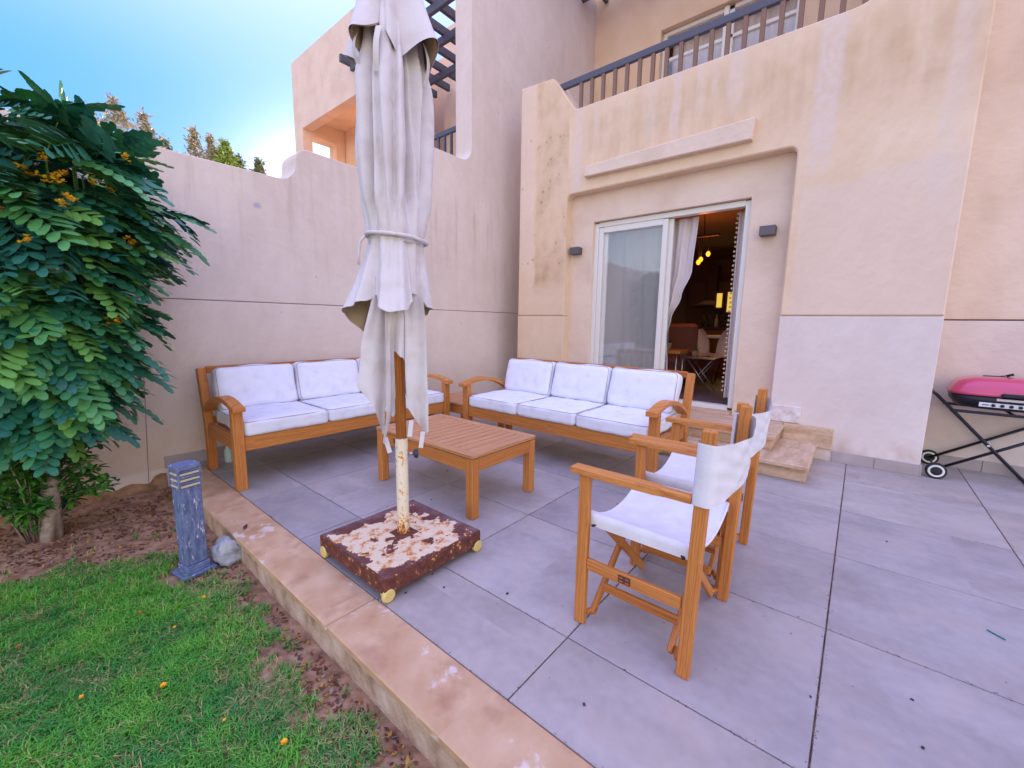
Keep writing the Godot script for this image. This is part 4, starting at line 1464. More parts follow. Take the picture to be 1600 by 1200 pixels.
func parasol():
	var C := Vector3(2.712, 0, 3.522)
	var b := thing("parasol_stand", "square rusty steel parasol base with peeling cream paint and yellow casters", "parasol stand", Vector3(2.705, 0, 3.53))
	put("slab", boxm(Vector3(0, 0.076, 0), Vector3(0.592, 0.078, 0.592), 0.004), M.rust, b)
	var st := S()
	var n := fnl(6.0, 131, 3)
	var h := 0.290
	var top := sheet(func(s, t):
		var x := lerpf(-h, h, s)
		var z := lerpf(h, -h, t)
		return Vector3(x, 0.1165 + 0.0012 * n.get_noise_2d(x * 9.0, z * 9.0) + 0.0028 * smoothstep(0.16, 0.20, rust_cover(s, t)), z), 120, 120)
	put("top_plate", top, M.rust_top, b)
	put("flange", boxm(Vector3(0.015, 0.119, -0.005), Vector3(0.11, 0.008, 0.11), 0.002), M.rust, b)
	for s in [[-1, 1], [1, 1], [1, -1], [-1, -1]]:
		var p := Vector3(s[0] * 0.262, 0.032, s[1] * 0.275)
		var w := S()
		lathe(w, [Vector2(0, -0.011), Vector2(0.026, -0.011), Vector2(0.031, -0.006), Vector2(0.032, 0.006), Vector2(0.026, 0.011), Vector2(0, 0.011)], 18, Transform3D(Basis(Vector3(0, 0, 1), PI / 2) if s[0] > 0 else Basis(Vector3(1, 0, 0), PI / 2), p + (Vector3(0.027, 0, 0.0) if s[0] > 0 else Vector3(0.0, 0, s[1] * 0.015))))
		var c := put("caster", done(w), M.caster, b)
		put("fork", boxm(p + Vector3(s[0] * 0.006, 0.010, s[1] * 0.004), Vector3(0.03, 0.03, 0.03), 0.002), M.caster, c)
	var pin := Vector3(0.007, 0, -0.008)
	st = S(true)
	for i in 13:
		pass
	lathe(st, [Vector2(0.031, 0.12), Vector2(0.031, 0.63), Vector2(0.028, 0.633)], 28, Transform3D(Basis(), pin))
	var tube_mesh := rescale_uv(st, 0.12, 0.51)
	put("tube", tube_mesh, M.rust_tube, b)
	var side := Vector3(0.60, 0, -0.80)
	put("screw", tubem([pin + Vector3(0, 0.548, 0) + side * 0.028, pin + Vector3(0, 0.545, 0) + side * 0.062], 0.006, 8), M.steel, b)
	var k := S(true)
	lathe(k, [Vector2(0, -0.012), Vector2(0.018, -0.012), Vector2(0.025, -0.006), Vector2(0.025, 0.004), Vector2(0.018, 0.012), Vector2(0, 0.013)], 20, Transform3D(Basis(Vector3(0.80, 0, 0.60), PI / 2) * Basis(), pin + Vector3(0, 0.545, 0) + side * 0.072))
	put("knob", done(k), M.knob, b)

	var p := thing("parasol", "tall folded cream parasol with tied canopy on a wooden pole", "parasol", C)
	put("pole", tubem([Vector3(0, 0.60, 0), Vector3(0, 1.7, 0), Vector3(0.0, 3.05, 0)], 0.0265, 20), M.teak_dark, p)
	var right := Vector3(0.573, 0, -0.820)
	var toward := Vector3(0.820, 0, 0.573)
	var dirv := func(a: float) -> Vector3: return toward * cos(a) + right * sin(a)
	# pleats: soft bulges parted by narrow deep valleys, shared by body and skirt
	var valleys := [[-2.8, 0.22, 1.0], [-2.1, 0.18, 0.9], [-1.30, 0.17, 1.0], [-0.78, 0.12, 0.8], [-0.36, 0.10, 0.45], [0.06, 0.10, 0.5], [0.46, 0.20, 1.3], [0.86, 0.10, 0.6], [1.25, 0.17, 0.9], [1.9, 0.2, 0.9], [2.5, 0.2, 1.0]]
	var pleat := func(a: float, y: float) -> float:
		var v := 0.0
		for q in valleys:
			var d: float = wrapf(a - q[0] - 0.09 * sin(y * 2.6 + q[0] * 5.0), -PI, PI) / q[1]
			v -= q[2] * exp(-d * d)
		return v + 0.07 * sin(a * 7.0 + 2.0 * sin(y * 2.2)) + 0.03 * sin(a * 17.0 + y * 3.0)
	var R := [[1.58, 0.126], [1.66, 0.143], [1.78, 0.166], [2.0, 0.180], [2.25, 0.176], [2.42, 0.145], [2.6, 0.11], [2.95, 0.05]]
	put("canopy", sheet(func(s, t):
		var a: float = s * TAU - PI
		var y := lerpf(1.58, 2.95, t)
		var amp: float = 0.10 + 0.36 * smoothstep(1.60, 1.85, y)
		var r: float = curve(R, y) * (1.0 + amp * pleat.call(a, y)) + 0.004 * sin(y * 16.0 + a * 3.0)
		return dirv.call(a) * r + Vector3(0, y, 0), 260, 48), M.parasol_cloth, p)
	# cloth flaring below the tie, with its tan inner face: a wide left lobe, a middle flap, a narrow right one
	var hems := [[-3.15, 1.22], [-2.2, 1.165], [-1.65, 1.255], [-1.25, 1.285], [-0.98, 1.31], [-0.82, 1.34], [-0.64, 1.30], [-0.2, 1.262], [0.2, 1.272], [0.42, 1.31], [0.6, 1.35], [1.1, 1.34], [1.32, 1.29], [1.6, 1.282], [2.2, 1.25], [3.15, 1.22]]
	var flare := [[-3.15, 0.17], [-2.1, 0.235], [-1.45, 0.268], [-1.10, 0.225], [-0.86, 0.135], [-0.70, 0.150], [-0.32, 0.205], [0.12, 0.205], [0.40, 0.180], [0.58, 0.124], [1.08, 0.122], [1.30, 0.155], [1.58, 0.165], [2.2, 0.17], [3.15, 0.17]]
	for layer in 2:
		put(["canopy_skirt", "inner_face"][layer], sheet(func(s, t):
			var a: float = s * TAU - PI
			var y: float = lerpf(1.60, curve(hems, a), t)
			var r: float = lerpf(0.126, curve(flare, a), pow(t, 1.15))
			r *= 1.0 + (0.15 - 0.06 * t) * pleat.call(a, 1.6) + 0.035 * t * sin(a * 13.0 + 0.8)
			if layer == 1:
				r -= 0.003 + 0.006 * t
			return dirv.call(a) * r + Vector3(0, y + 0.001 * layer, 0), 320, 30), [M.parasol_cloth, M.parasol_inner][layer], p)
	# long corner panels hanging below the skirt: [left edge, right edge, depth, hem, phase]
	var panels := [
		[[[0.62, -0.115], [0.80, -0.155], [0.92, -0.195], [1.05, -0.175], [1.4, -0.11]], [[0.62, -0.085], [0.75, -0.075], [0.95, -0.045], [1.2, -0.045], [1.4, -0.05]], 0.075, [[0.0, 0.90], [0.35, 0.82], [0.8, 0.665], [1.0, 0.66]], 0.4],
		[[[0.62, -0.085], [0.8, -0.065], [1.0, -0.060], [1.4, -0.06]], [[0.62, -0.070], [0.70, -0.050], [0.85, -0.022], [1.1, -0.024], [1.4, 0.02]], 0.105, [[0.0, 0.64], [0.35, 0.63], [0.7, 0.72], [1.0, 0.86]], 1.7],
		[[[0.62, 0.085], [0.80, 0.030], [1.0, 0.026], [1.22, 0.03], [1.4, 0.01]], [[0.62, 0.130], [0.80, 0.132], [1.0, 0.128], [1.2, 0.125], [1.4, 0.11]], 0.080, [[0.0, 0.80], [0.45, 0.70], [0.75, 0.66], [1.0, 0.68]], 2.9],
		[[[0.62, -0.02], [1.4, -0.03]], [[0.62, 0.04], [1.4, 0.06]], 0.072, [[0.0, 1.08], [0.5, 1.05], [1.0, 0.95]], 0.0],
		[[[0.62, -0.10], [1.4, -0.10]], [[0.62, 0.02], [1.4, 0.02]], -0.08, [[0.0, 0.88], [0.5, 0.72], [1.0, 0.95]], 4.0],
		[[[0.62, 0.0], [1.4, 0.0]], [[0.62, 0.11], [1.4, 0.11]], -0.085, [[0.0, 0.95], [0.5, 0.74], [1.0, 0.85]], 5.0]]
	for q in panels:
		put("canopy_panel", sheet(func(s, t):
			var y := lerpf(1.42, curve(q[3], s), t)
			var u := lerpf(curve(q[0], y), curve(q[1], y), s)
			var w: float = q[2] + 0.020 * sin(s * 4.6 + q[4]) * (0.5 + t) + 0.005 * sin(s * 10.0 + t * 2.5 + q[4]) - 0.015 * t
			return right * u + toward * w + Vector3(0, y, 0), 28, 34), M.parasol_cloth, p)
	# vent flounce at the top
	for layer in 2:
		put(["vent_flounce", "inner_face"][layer], sheet(func(s, t):
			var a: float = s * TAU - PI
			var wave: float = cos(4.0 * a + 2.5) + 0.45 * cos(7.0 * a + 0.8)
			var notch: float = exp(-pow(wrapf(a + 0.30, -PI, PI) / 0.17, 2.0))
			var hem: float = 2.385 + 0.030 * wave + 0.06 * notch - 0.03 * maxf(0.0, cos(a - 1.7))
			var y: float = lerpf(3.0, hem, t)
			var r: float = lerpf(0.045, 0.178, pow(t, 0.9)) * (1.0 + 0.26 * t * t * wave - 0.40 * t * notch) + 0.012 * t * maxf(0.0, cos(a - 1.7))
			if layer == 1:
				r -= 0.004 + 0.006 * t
			return dirv.call(a) * r + Vector3(0, y + 0.001 * layer, 0), 240, 28), [M.parasol_cloth, M.parasol_inner][layer], p)
	# hanging loops and tie strap
	for a in [-0.95, -0.30, 0.95, 2.4]:
		var d: Vector3 = dirv.call(a)
		var x := UP.cross(d)
		put("loop", sheet(func(s, t):
			return d * (0.165 + 0.022 * sin(t * PI)) + x * ((s - 0.5) * 0.024 + 0.018 * t * sin(a * 3.0)) + Vector3(0, lerpf(2.42, 2.27 + 0.02 * sin(a * 5.0), t), 0), 2, 8), M.parasol_cloth, p)
	st = S(true)
	var pts := []
	for i in 49:
		var a := TAU * i / 48
		pts.append(dirv.call(a) * (0.139 + 0.004 * sin(a * 5.0)) + Vector3(0, 1.606 - 0.012 * sin(a), 0))
	tube(st, pts, 0.009, 8, false)
	put("tie_strap", done(st), M.parasol_cloth, p)
	st = S(true)
	tube(st, [dirv.call(-1.35) * 0.142 + Vector3(0, 1.61, 0), dirv.call(-1.4) * 0.163 + Vector3(0, 1.585, 0), dirv.call(-1.42) * 0.172 + Vector3(0, 1.53, 0), dirv.call(-1.42) * 0.175 + Vector3(0, 1.48, 0)], 0.006, 6)
	put("strap_end", done(st), M.parasol_cloth, p)
	for q in [[-0.075, 0.66, -0.055, 0.585], [0.105, 0.68, 0.092, 0.60], [0.05, 0.74, 0.04, 0.66]]:
		var a0: Vector3 = right * q[0] + toward * 0.085 + UP * q[1]
		var a1: Vector3 = right * q[2] + toward * 0.095 + UP * q[3]
		put("corner_tab", barm(a0, a1, 0.022, 0.004, 0.001, toward), M.parasol_cloth, p)


func rescale_uv(st: SurfaceTool, y0: float, h: float) -> ArrayMesh:
	var m := done(st)
	var a := m.surface_get_arrays(0)
	var uv: PackedVector2Array = a[Mesh.ARRAY_TEX_UV]
	for i in uv.size():
		uv[i] = Vector2(uv[i].x, clampf((uv[i].y - y0) / h, 0.0, 1.0))
	a[Mesh.ARRAY_TEX_UV] = uv
	var o := ArrayMesh.new()
	o.add_surface_from_arrays(Mesh.PRIMITIVE_TRIANGLES, a)
	return o


func grill():
	var g := thing("barbecue_grill", "portable barbecue grill with pink red lid on black folding legs", "grill", Vector3.ZERO)
	var zc := -0.27
	# firebox and lid: rounded rectangle lofts
	var loft := func(levels: Array) -> ArrayMesh:
		var st := S(true)
		var rings := []
		for l in levels:
			var ring := []
			for k in 49:
				var a := TAU * (k % 48) / 48
				var e := 0.45
				var cx: float = signf(cos(a)) * pow(absf(cos(a)), e)
				var cz: float = signf(sin(a)) * pow(absf(sin(a)), e)
				ring.append(Vector3(5.42 + cx * l[0], l[2], zc + cz * l[1]))
			rings.append(ring)
		for i in rings.size() - 1:
			for k in 48:
				quad(st, rings[i][k + 1], rings[i][k], rings[i + 1][k], rings[i + 1][k + 1])
		var last: Array = rings[-1]
		for k in 48:
			tri(st, last[k + 1], last[k], Vector3(5.42, levels[-1][2], zc))
		return done(st)
	put("firebox", loft.call([[0.22, 0.13, 0.600], [0.30, 0.17, 0.615], [0.335, 0.195, 0.66], [0.345, 0.20, 0.715], [0.33, 0.19, 0.716]]), M.black_metal, g)
	put("lid", loft.call([[0.352, 0.208, 0.712], [0.358, 0.212, 0.722], [0.352, 0.207, 0.735], [0.340, 0.198, 0.775], [0.315, 0.180, 0.812], [0.27, 0.15, 0.838], [0.20, 0.10, 0.851], [0.10, 0.05, 0.855], [0.02, 0.01, 0.856]]), M.grill_red, g)
	var h := Node3D.new()
	put("lid_handle", boxm(Vector3(5.40, 0.728, zc + 0.232), Vector3(0.145, 0.032, 0.030), 0.008), M.black_metal, g)
	put("vent_rod", tubem([Vector3(5.25, 0.853, zc), Vector3(5.34, 0.856, zc), Vector3(5.385, 0.868, zc + 0.01)], 0.005, 6), M.black_metal, g)
	put("rod_grip", tubem([Vector3(5.375, 0.862, zc + 0.008), Vector3(5.41, 0.880, zc + 0.015)], 0.010, 8), M.black_metal, g)
	put("latch", boxm(Vector3(5.385, 0.69, zc + 0.205), Vector3(0.15, 0.02, 0.012), 0.003), M.steel, g)
	var c := put("control_panel", boxm(Vector3(5.36, 0.645, zc + 0.200), Vector3(0.27, 0.034, 0.012), 0.002), M.panel_white, g)
	for i in 4:
		var st := S(true)
		lathe(st, [Vector2(0, 0), Vector2(0.012, 0), Vector2(0.010, 0.014), Vector2(0, 0.015)], 14, Transform3D(Basis(Vector3.RIGHT, PI / 2), Vector3(5.30 + i * 0.046, 0.645, zc + 0.206)))
		put("knob", done(st), M.black_metal, c)
	put("label_strip", boxm(Vector3(5.258, 0.645, zc + 0.2066), Vector3(0.036, 0.008, 0.002), 0), M.lamp_grey, c)
	# scissor legs
	for z in [-0.065, -0.475]:
		put("leg", tubem([Vector3(4.99, 0.690, z), Vector3(5.60, 0.0, z)], 0.0115, 8), M.black_metal, g)
		put("leg", tubem([Vector3(5.05, 0.066, z - 0.025), Vector3(5.74, 0.545, z - 0.025)], 0.0115, 8), M.black_metal, g)
		put("tray_rail", boxm(Vector3(5.42, 0.578, z), Vector3(0.69, 0.022, 0.016), 0.003), M.black_metal, g)
		put("pivot", tubem([Vector3(5.313, 0.324, z - 0.03), Vector3(5.313, 0.324, z + 0.016)], 0.010, 8), M.steel, g)
	for x in [5.085, 5.42, 5.755]:
		put("cross_bar", tubem([Vector3(x, 0.578, -0.49), Vector3(x, 0.578, -0.06)], 0.009, 8), M.black_metal, g)
	put("cross_bar", tubem([Vector3(5.60, 0.012, -0.475), Vector3(5.60, 0.012, -0.065)], 0.0115, 8), M.black_metal, g)
	put("handle_bar", tubem([Vector3(4.99, 0.690, -0.475), Vector3(4.99, 0.690, -0.065)], 0.0115, 8), M.black_metal, g)
	put("axle", tubem([Vector3(5.05, 0.066, -0.52), Vector3(5.05, 0.066, -0.05)], 0.007, 8), M.black_metal, g)
	for z in [-0.035, -0.52]:
		var T := Transform3D(Basis(Vector3.RIGHT, PI / 2), Vector3(5.05, 0.066, z))
		var st := S(true)
		lathe(st, [Vector2(0, -0.018), Vector2(0.058, -0.018), Vector2(0.066, -0.010), Vector2(0.066, 0.010), Vector2(0.058, 0.018), Vector2(0, 0.018)], 28, T)
		var w := put("wheel", done(st), M.black_rubber, g)
		st = S(true)
		lathe(st, [Vector2(0.036, 0.0185), Vector2(0.037, 0.021), Vector2(0.050, 0.021), Vector2(0.051, 0.0185)], 28, T)
		put("rim", done(st), M.white_frame, w)


func garden_lamp():
	var l := thing("garden_lamp", "weathered blue square bollard lamp with cream louvres beside the patio edge", "bollard lamp", Vector3(1.80, -0.15, 4.235), deg_to_rad(11))
	put("base_plate", boxm(Vector3(-0.005, 0.01, 0.0), Vector3(0.15, 0.02, 0.16), 0.004), M.lamp_blue, l)
	put("plinth", boxm(Vector3(0, 0.04, 0), Vector3(0.104, 0.045, 0.110), 0.004), M.lamp_blue, l)
	put("body", boxm(Vector3(0, 0.278, 0), Vector3(0.092, 0.43, 0.100), 0.005), M.lamp_blue, l)
	put("core", boxm(Vector3(0, 0.54, 0), Vector3(0.080, 0.10, 0.088), 0.002), M.knob, l)
	for i in 3:
		put("louvre", boxm(Vector3(0, 0.502 + i * 0.033, 0), Vector3(0.095, 0.012, 0.103), 0.002), M.lamp_louvre, l)
		put("louvre_blade", boxm(Vector3(0, 0.518 + i * 0.033, 0), Vector3(0.092, 0.012, 0.100), 0.002), M.lamp_blue, l)
	put("cap", boxm(Vector3(0, 0.602, 0), Vector3(0.100, 0.028, 0.108), 0.005), M.lamp_blue, l)
	for s in [[1, 1], [1, -1], [-1, 1], [-1, -1]]:
		put("corner_post", boxm(Vector3(s[0] * 0.0445, 0.54, s[1] * 0.0485), Vector3(0.010, 0.10, 0.010), 0.001), M.lamp_blue, l)
	# rock leaning on the edge
	var n := fnl(4.5, 141, 3)
	var st := S(true)
	for i in 18:
		for j in 26:
			var p := []
			var u := []
			for c in [[0, 0], [1, 0], [1, 1], [0, 1]]:
				var th: float = PI * (i + c[0]) / 18
				var ph: float = TAU * ((j + c[1]) % 26) / 26
				var d := Vector3(sin(th) * cos(ph), cos(th), sin(th) * sin(ph))
				var r := 1.0 + 0.55 * n.get_noise_3dv(d * 0.22) + 0.07 * n.get_noise_3dv(d * 0.6)
				p.append(Vector3(d.x * 0.075, d.y * 0.092, d.z * 0.06) * r)
				u.append(Vector2.ZERO)
			face(st, p, (p[0] + p[2]), u)
	var rock := put("rock", done(st), M.rock)
	rock.position = Vector3(1.83, -0.095, 4.085)
	rock.rotation = Vector3(0.1, 0.4, 0.25)
	tag(rock, "grey rock lying between the blue lamp and the patio edge", "rock")


func wall_lamps():
	for k in 2:
		var l := thing("wall_lamp", ["dark grey box wall lamp to the left of the sliding door", "dark grey box wall lamp to the right of the sliding door"][k], "wall lamp", [Vector3(1.485, 2.16, -0.09), Vector3(3.655, 2.145, -0.09)][k], 0.0, "box lamps beside the sliding door")
		put("housing", boxm(Vector3.ZERO, Vector3(0.135, 0.088, 0.10), 0.003), M.lamp_grey, l)
		put("back_plate", boxm(Vector3(0, 0, -0.047), Vector3(0.10, 0.07, 0.012), 0.001), M.black_metal, l)


# ------------------------------------------------------------------ plants

func frond(pairs: int, length: float, leaflet: float, droop: float) -> ArrayMesh:
	var st := S()
	var spine := func(t: float) -> Vector3: return Vector3(0, -droop * t * t * length + 0.05 * length * sin(t * PI), t * length)
	for i in 5:
		var a: Vector3 = spine.call(i / 5.0)
		var b: Vector3 = spine.call((i + 1) / 5.0)
		quad(st, a + Vector3(-0.0015, 0, 0), a + Vector3(0.0015, 0, 0), b + Vector3(0.0012, 0, 0), b + Vector3(-0.0012, 0, 0))
	for i in pairs:
		var t := 0.18 + 0.80 * i / (pairs - 1.0)
		var root: Vector3 = spine.call(t)
		for s in [-1, 1]:
			var size := leaflet * (0.72 + 0.4 * sin(PI * (0.15 + 0.75 * t))) * rng.randf_range(0.88, 1.1)
			var ang := lerpf(1.25, 0.55, t) + rng.randf_range(-0.1, 0.1)
			var d := Vector3(s * sin(ang), -0.22 + rng.randf_range(-0.12, 0.10), cos(ang)).normalized()
			var w := d.cross(UP).normalized() * size * 0.25
			var lift := UP * size * 0.05
			var c0 := root
			var c1 := root + d * size * 0.35
			var c2 := root + d * size * 0.75 - UP * size * 0.04
			var c3 := root + d * size - UP * size * 0.09
			tri(st, c0, c1 - w + lift, c1 + w + lift)
			quad(st, c1 - w + lift, c2 - w + lift * 0.6, c2 + w + lift * 0.6, c1 + w + lift)
			quad(st, c2 - w + lift * 0.6, c3 - w * 0.45, c3 + w * 0.45, c2 + w + lift * 0.6)
	return done(st)


func tinted(base: Material, c: Color) -> StandardMaterial3D:
	var m: StandardMaterial3D = base.duplicate()
	m.vertex_color_use_as_albedo = false
	m.albedo_color = c.linear_to_srgb()
	return m


func shrubs():
	var b := thing("flowering_shrub", "tall dark green shrub with yellow flowers in front of the garden wall", "shrub", Vector3(0.72, -0.15, 4.72))
	var base := b.position
	var trunk := [Vector3(0, -0.05, 0), Vector3(0.02, 0.25, -0.02), Vector3(-0.03, 0.55, -0.05), Vector3(0.05, 0.95, -0.05), Vector3(0.12, 1.5, -0.08), Vector3(0.15, 2.1, -0.1)]
	put("trunk", tubem(trunk, [0.055, 0.045, 0.04, 0.035, 0.025, 0.01], 10), M.bark, b)
	for i in 9:
		var a := rng.randf() * TAU
		var y := rng.randf_range(0.7, 1.7)
		var s := Vector3(0.06, y, -0.06)
		var e := s + Vector3(cos(a) * 0.5, rng.randf_range(0.3, 0.6), sin(a) * 0.6)
		if e.x < -0.38:
			e.x = -0.38
		put("branch", tubem([s, s.lerp(e, 0.5) + UP * 0.05, e], [0.02, 0.014, 0.006], 6), M.bark, b)
	var meshes := []
	for k in 4:
		meshes.append(frond([7, 6, 8, 7][k], [0.25, 0.21, 0.28, 0.23][k], [0.088, 0.080, 0.084, 0.092][k], [0.30, 0.2, 0.4, 0.5][k]))
	var cols := [Color(0.030, 0.19, 0.105), Color(0.055, 0.24, 0.095), Color(0.085, 0.30, 0.09), Color(0.14, 0.36, 0.07), Color(0.024, 0.16, 0.12)]
	var leafm := []
	for c in cols:
		leafm.append(tinted(M.leaf, c))
	var R := [[0.55, 0.20], [0.80, 0.33], [1.05, 0.42], [1.35, 0.47], [1.6, 0.58], [1.85, 0.74], [2.02, 0.76], [2.17, 0.58], [2.32, 0.25]]
	var eye := Vector3(4.465, 1.222, 4.747)
	var lump := fnl(1.6, 151, 2)
	var items := []
	while items.size() < 1300:
		var y := rng.randf_range(0.60, 2.32)
		var a := rng.randf() * TAU
		var rr := curve(R, y)
		var k := sqrt(rng.randf_range(0.12, 1.0))
		var d := Vector3(cos(a), 0, sin(a))
		rr *= 0.86 + 0.36 * lump.get_noise_3d(d.x * 0.9, y * 1.2, d.z * 0.9) + 0.10
		if rng.randf() > 0.35 + 0.65 * rr / 0.7:
			continue
		var pos := Vector3(0.80, y, 4.70) + d * rr * k * 0.86
		if pos.x < 0.34 or (y < 0.95 and rng.randf() < 0.45):
			continue
		var pitch := lerpf(-0.45, 0.0, smoothstep(0.6, 1.7, y))
		pitch = lerpf(pitch, 0.45, smoothstep(1.8, 2.25, y)) + rng.randf_range(-0.35, 0.3)
		var turn := a + rng.randf_range(-0.7, 0.7)
		var dir := Vector3(cos(turn) * cos(pitch), sin(pitch), sin(turn) * cos(pitch))
		if pos.x + dir.x * 0.25 < 0.26:
			dir.x = absf(dir.x) * 0.3
			dir = dir.normalized()
		var up := (UP + d * 0.95 + Vector3(rng.randf_range(-0.35, 0.35), 0, rng.randf_range(-0.35, 0.35))).normalized()
		var x := up.cross(dir).normalized()
		var sc := rng.randf_range(0.8, 1.15)
		var bas := Basis(x, dir.cross(x), dir).scaled_local(Vector3.ONE * sc)
		if y > 1.9 and rng.randf() < 0.6:
			continue
		items.append([pos.distance_to(eye) - 0.5 * d.dot((eye - pos).normalized()), Transform3D(bas, pos - base)])
	items.sort_custom(func(p, q): return p[0] < q[0])
	for i in 170:
		var o := put("leaf", meshes[rng.randi() % 4], leafm[[0, 1, 1, 2, 2, 3, 4, 0][rng.randi() % 8]], b)
		o.transform = items[i][1]
	for k in 4:
		var w := []
		var cc := []
		for i in range(170 + k, items.size(), 4):
			w.append(items[i][1])
			var c: Color = cols[[0, 1, 1, 2, 4, 3, 0][rng.randi() % 7]]
			cc.append(c)
		many("foliage", meshes[k], M.leaf, w, cc, b)
	# loose shoots above the crown, sky showing between them
	for i in 26:
		var a := rng.randf() * TAU
		var q := Vector3(0.80 + cos(a) * rng.randf_range(0.05, 0.5), rng.randf_range(1.95, 2.15), 4.70 + sin(a) * rng.randf_range(0.05, 0.62))
		q.x = maxf(q.x, 0.42)
		var tip := q + Vector3(cos(a) * 0.14, rng.randf_range(0.06, 0.17), sin(a) * 0.16)
		put("shoot", tubem([q - base - UP * 0.2, q - base, tip - base], [0.006, 0.005, 0.002], 5), leafm[3], b)
		for k in 5:
			var t := 0.25 + 0.18 * k
			var turn := a + k * 2.4 + rng.randf()
			var dir := Vector3(cos(turn), rng.randf_range(0.1, 0.7), sin(turn)).normalized()
			var x := UP.cross(dir).normalized()
			var o := put("leaf", meshes[rng.randi() % 4], leafm[[0, 1, 2, 3][rng.randi() % 4]], b)
			o.transform = Transform3D(Basis(x, dir.cross(x), dir).scaled_local(Vector3.ONE * rng.randf_range(0.55, 0.85)), q.lerp(tip, t) - base)
	# flower clusters at the ends of the outermost shoots
	var bloom_at := []
	for it in items:
		var T: Transform3D = it[1]
		var q: Vector3 = T * Vector3(0, 0.02, 0.19)
		if q.y + base.y < 1.15 or bloom_at.size() >= 38:
			continue
		var clear := true
		for w in bloom_at:
			if w.distance_to(q) < 0.13:
				clear = false
		if clear and rng.randf() < 0.35:
			bloom_at.append(q + T.basis.z.normalized() * 0.045 + Vector3(0.02, 0.025, 0))
	for f in bloom_at:
		var st := S()
		for i in 9:
			var q := Vector3(rng.randf_range(-1, 1), rng.randf_range(-0.8, 1), rng.randf_range(-1, 1)) * 0.022
			for k in 5:
				var a := TAU * k / 5 + rng.randf()
				var d := Vector3(cos(a), rng.randf_range(-0.5, 1.4), sin(a)).normalized() * 0.014
				var w := d.cross(UP).normalized() * 0.006
				quad(st, q, q + d * 0.6 - w, q + d * 1.1, q + d * 0.6 + w)
		var o := put("flower", done(st), M.petal, b)
		o.position = f
		o.scale = Vector3.ONE * rng.randf_range(0.8, 1.6)
	# low bright shrub at its foot
	var s2 := thing("leafy_bush", "low bright green leafy bush at the foot of the flowering shrub", "bush", Vector3(0.66, -0.15, 4.78))
	var st := S()
	for s in [-1, 1]:
		var L := 0.055
		tri(st, Vector3(0, 0, 0), Vector3(s * 0.014, 0.004, L * 0.4), Vector3(0, 0, L * 0.5))
		tri(st, Vector3(s * 0.014, 0.004, L * 0.4), Vector3(s * 0.009, 0.0, L * 0.75), Vector3(0, 0, L * 0.5))
		tri(st, Vector3(s * 0.009, 0.0, L * 0.75), Vector3(0, -0.008, L), Vector3(0, 0, L * 0.5))
	var leaf := done(st)
	var gm := [tinted(M.leaf, Color(0.055, 0.21, 0.025)), tinted(M.leaf, Color(0.10, 0.29, 0.03)), tinted(M.leaf, Color(0.035, 0.14, 0.028))]
	var w := []
	var cc := []
	for i in 44:
		var a := rng.randf() * TAU
		var e := Vector3(cos(a) * rng.randf_range(0.1, 0.42), rng.randf_range(0.2, 0.68), sin(a) * rng.randf_range(0.1, 0.42))
		if e.x < -0.3:
			e.x = -0.3
		put("stem", tubem([Vector3(e.x * 0.15, -0.02, e.z * 0.15), e * 0.5 + UP * 0.1, e], [0.006, 0.004, 0.002], 5), M.bark, s2)
		for k in 54:
			var t := rng.randf_range(0.15, 1.0)
			var p := Vector3(e.x * t, e.y * t + 0.08 * sin(t * PI), e.z * t)
			var d := Vector3(rng.randf_range(-1, 1), rng.randf_range(-0.3, 0.7), rng.randf_range(-1, 1)).normalized()
			var x := UP.cross(d).normalized()
			w.append(Transform3D(Basis(x, d.cross(x), d).scaled_local(Vector3.ONE * rng.randf_range(0.8, 1.5)), p))
			cc.append([Color(0.055, 0.21, 0.025), Color(0.10, 0.29, 0.03), Color(0.035, 0.14, 0.028)][rng.randi() % 3])
	for i in 280:
		var o := put("leaf", leaf, gm[rng.randi() % 3], s2)
		o.transform = w[i * 3]
	var w2 := []
	var c2 := []
	for i in w.size():
		if i % 3 or i >= 840:
			w2.append(w[i]); c2.append(cc[i])
	many("foliage", leaf, M.leaf, w2, c2, s2)


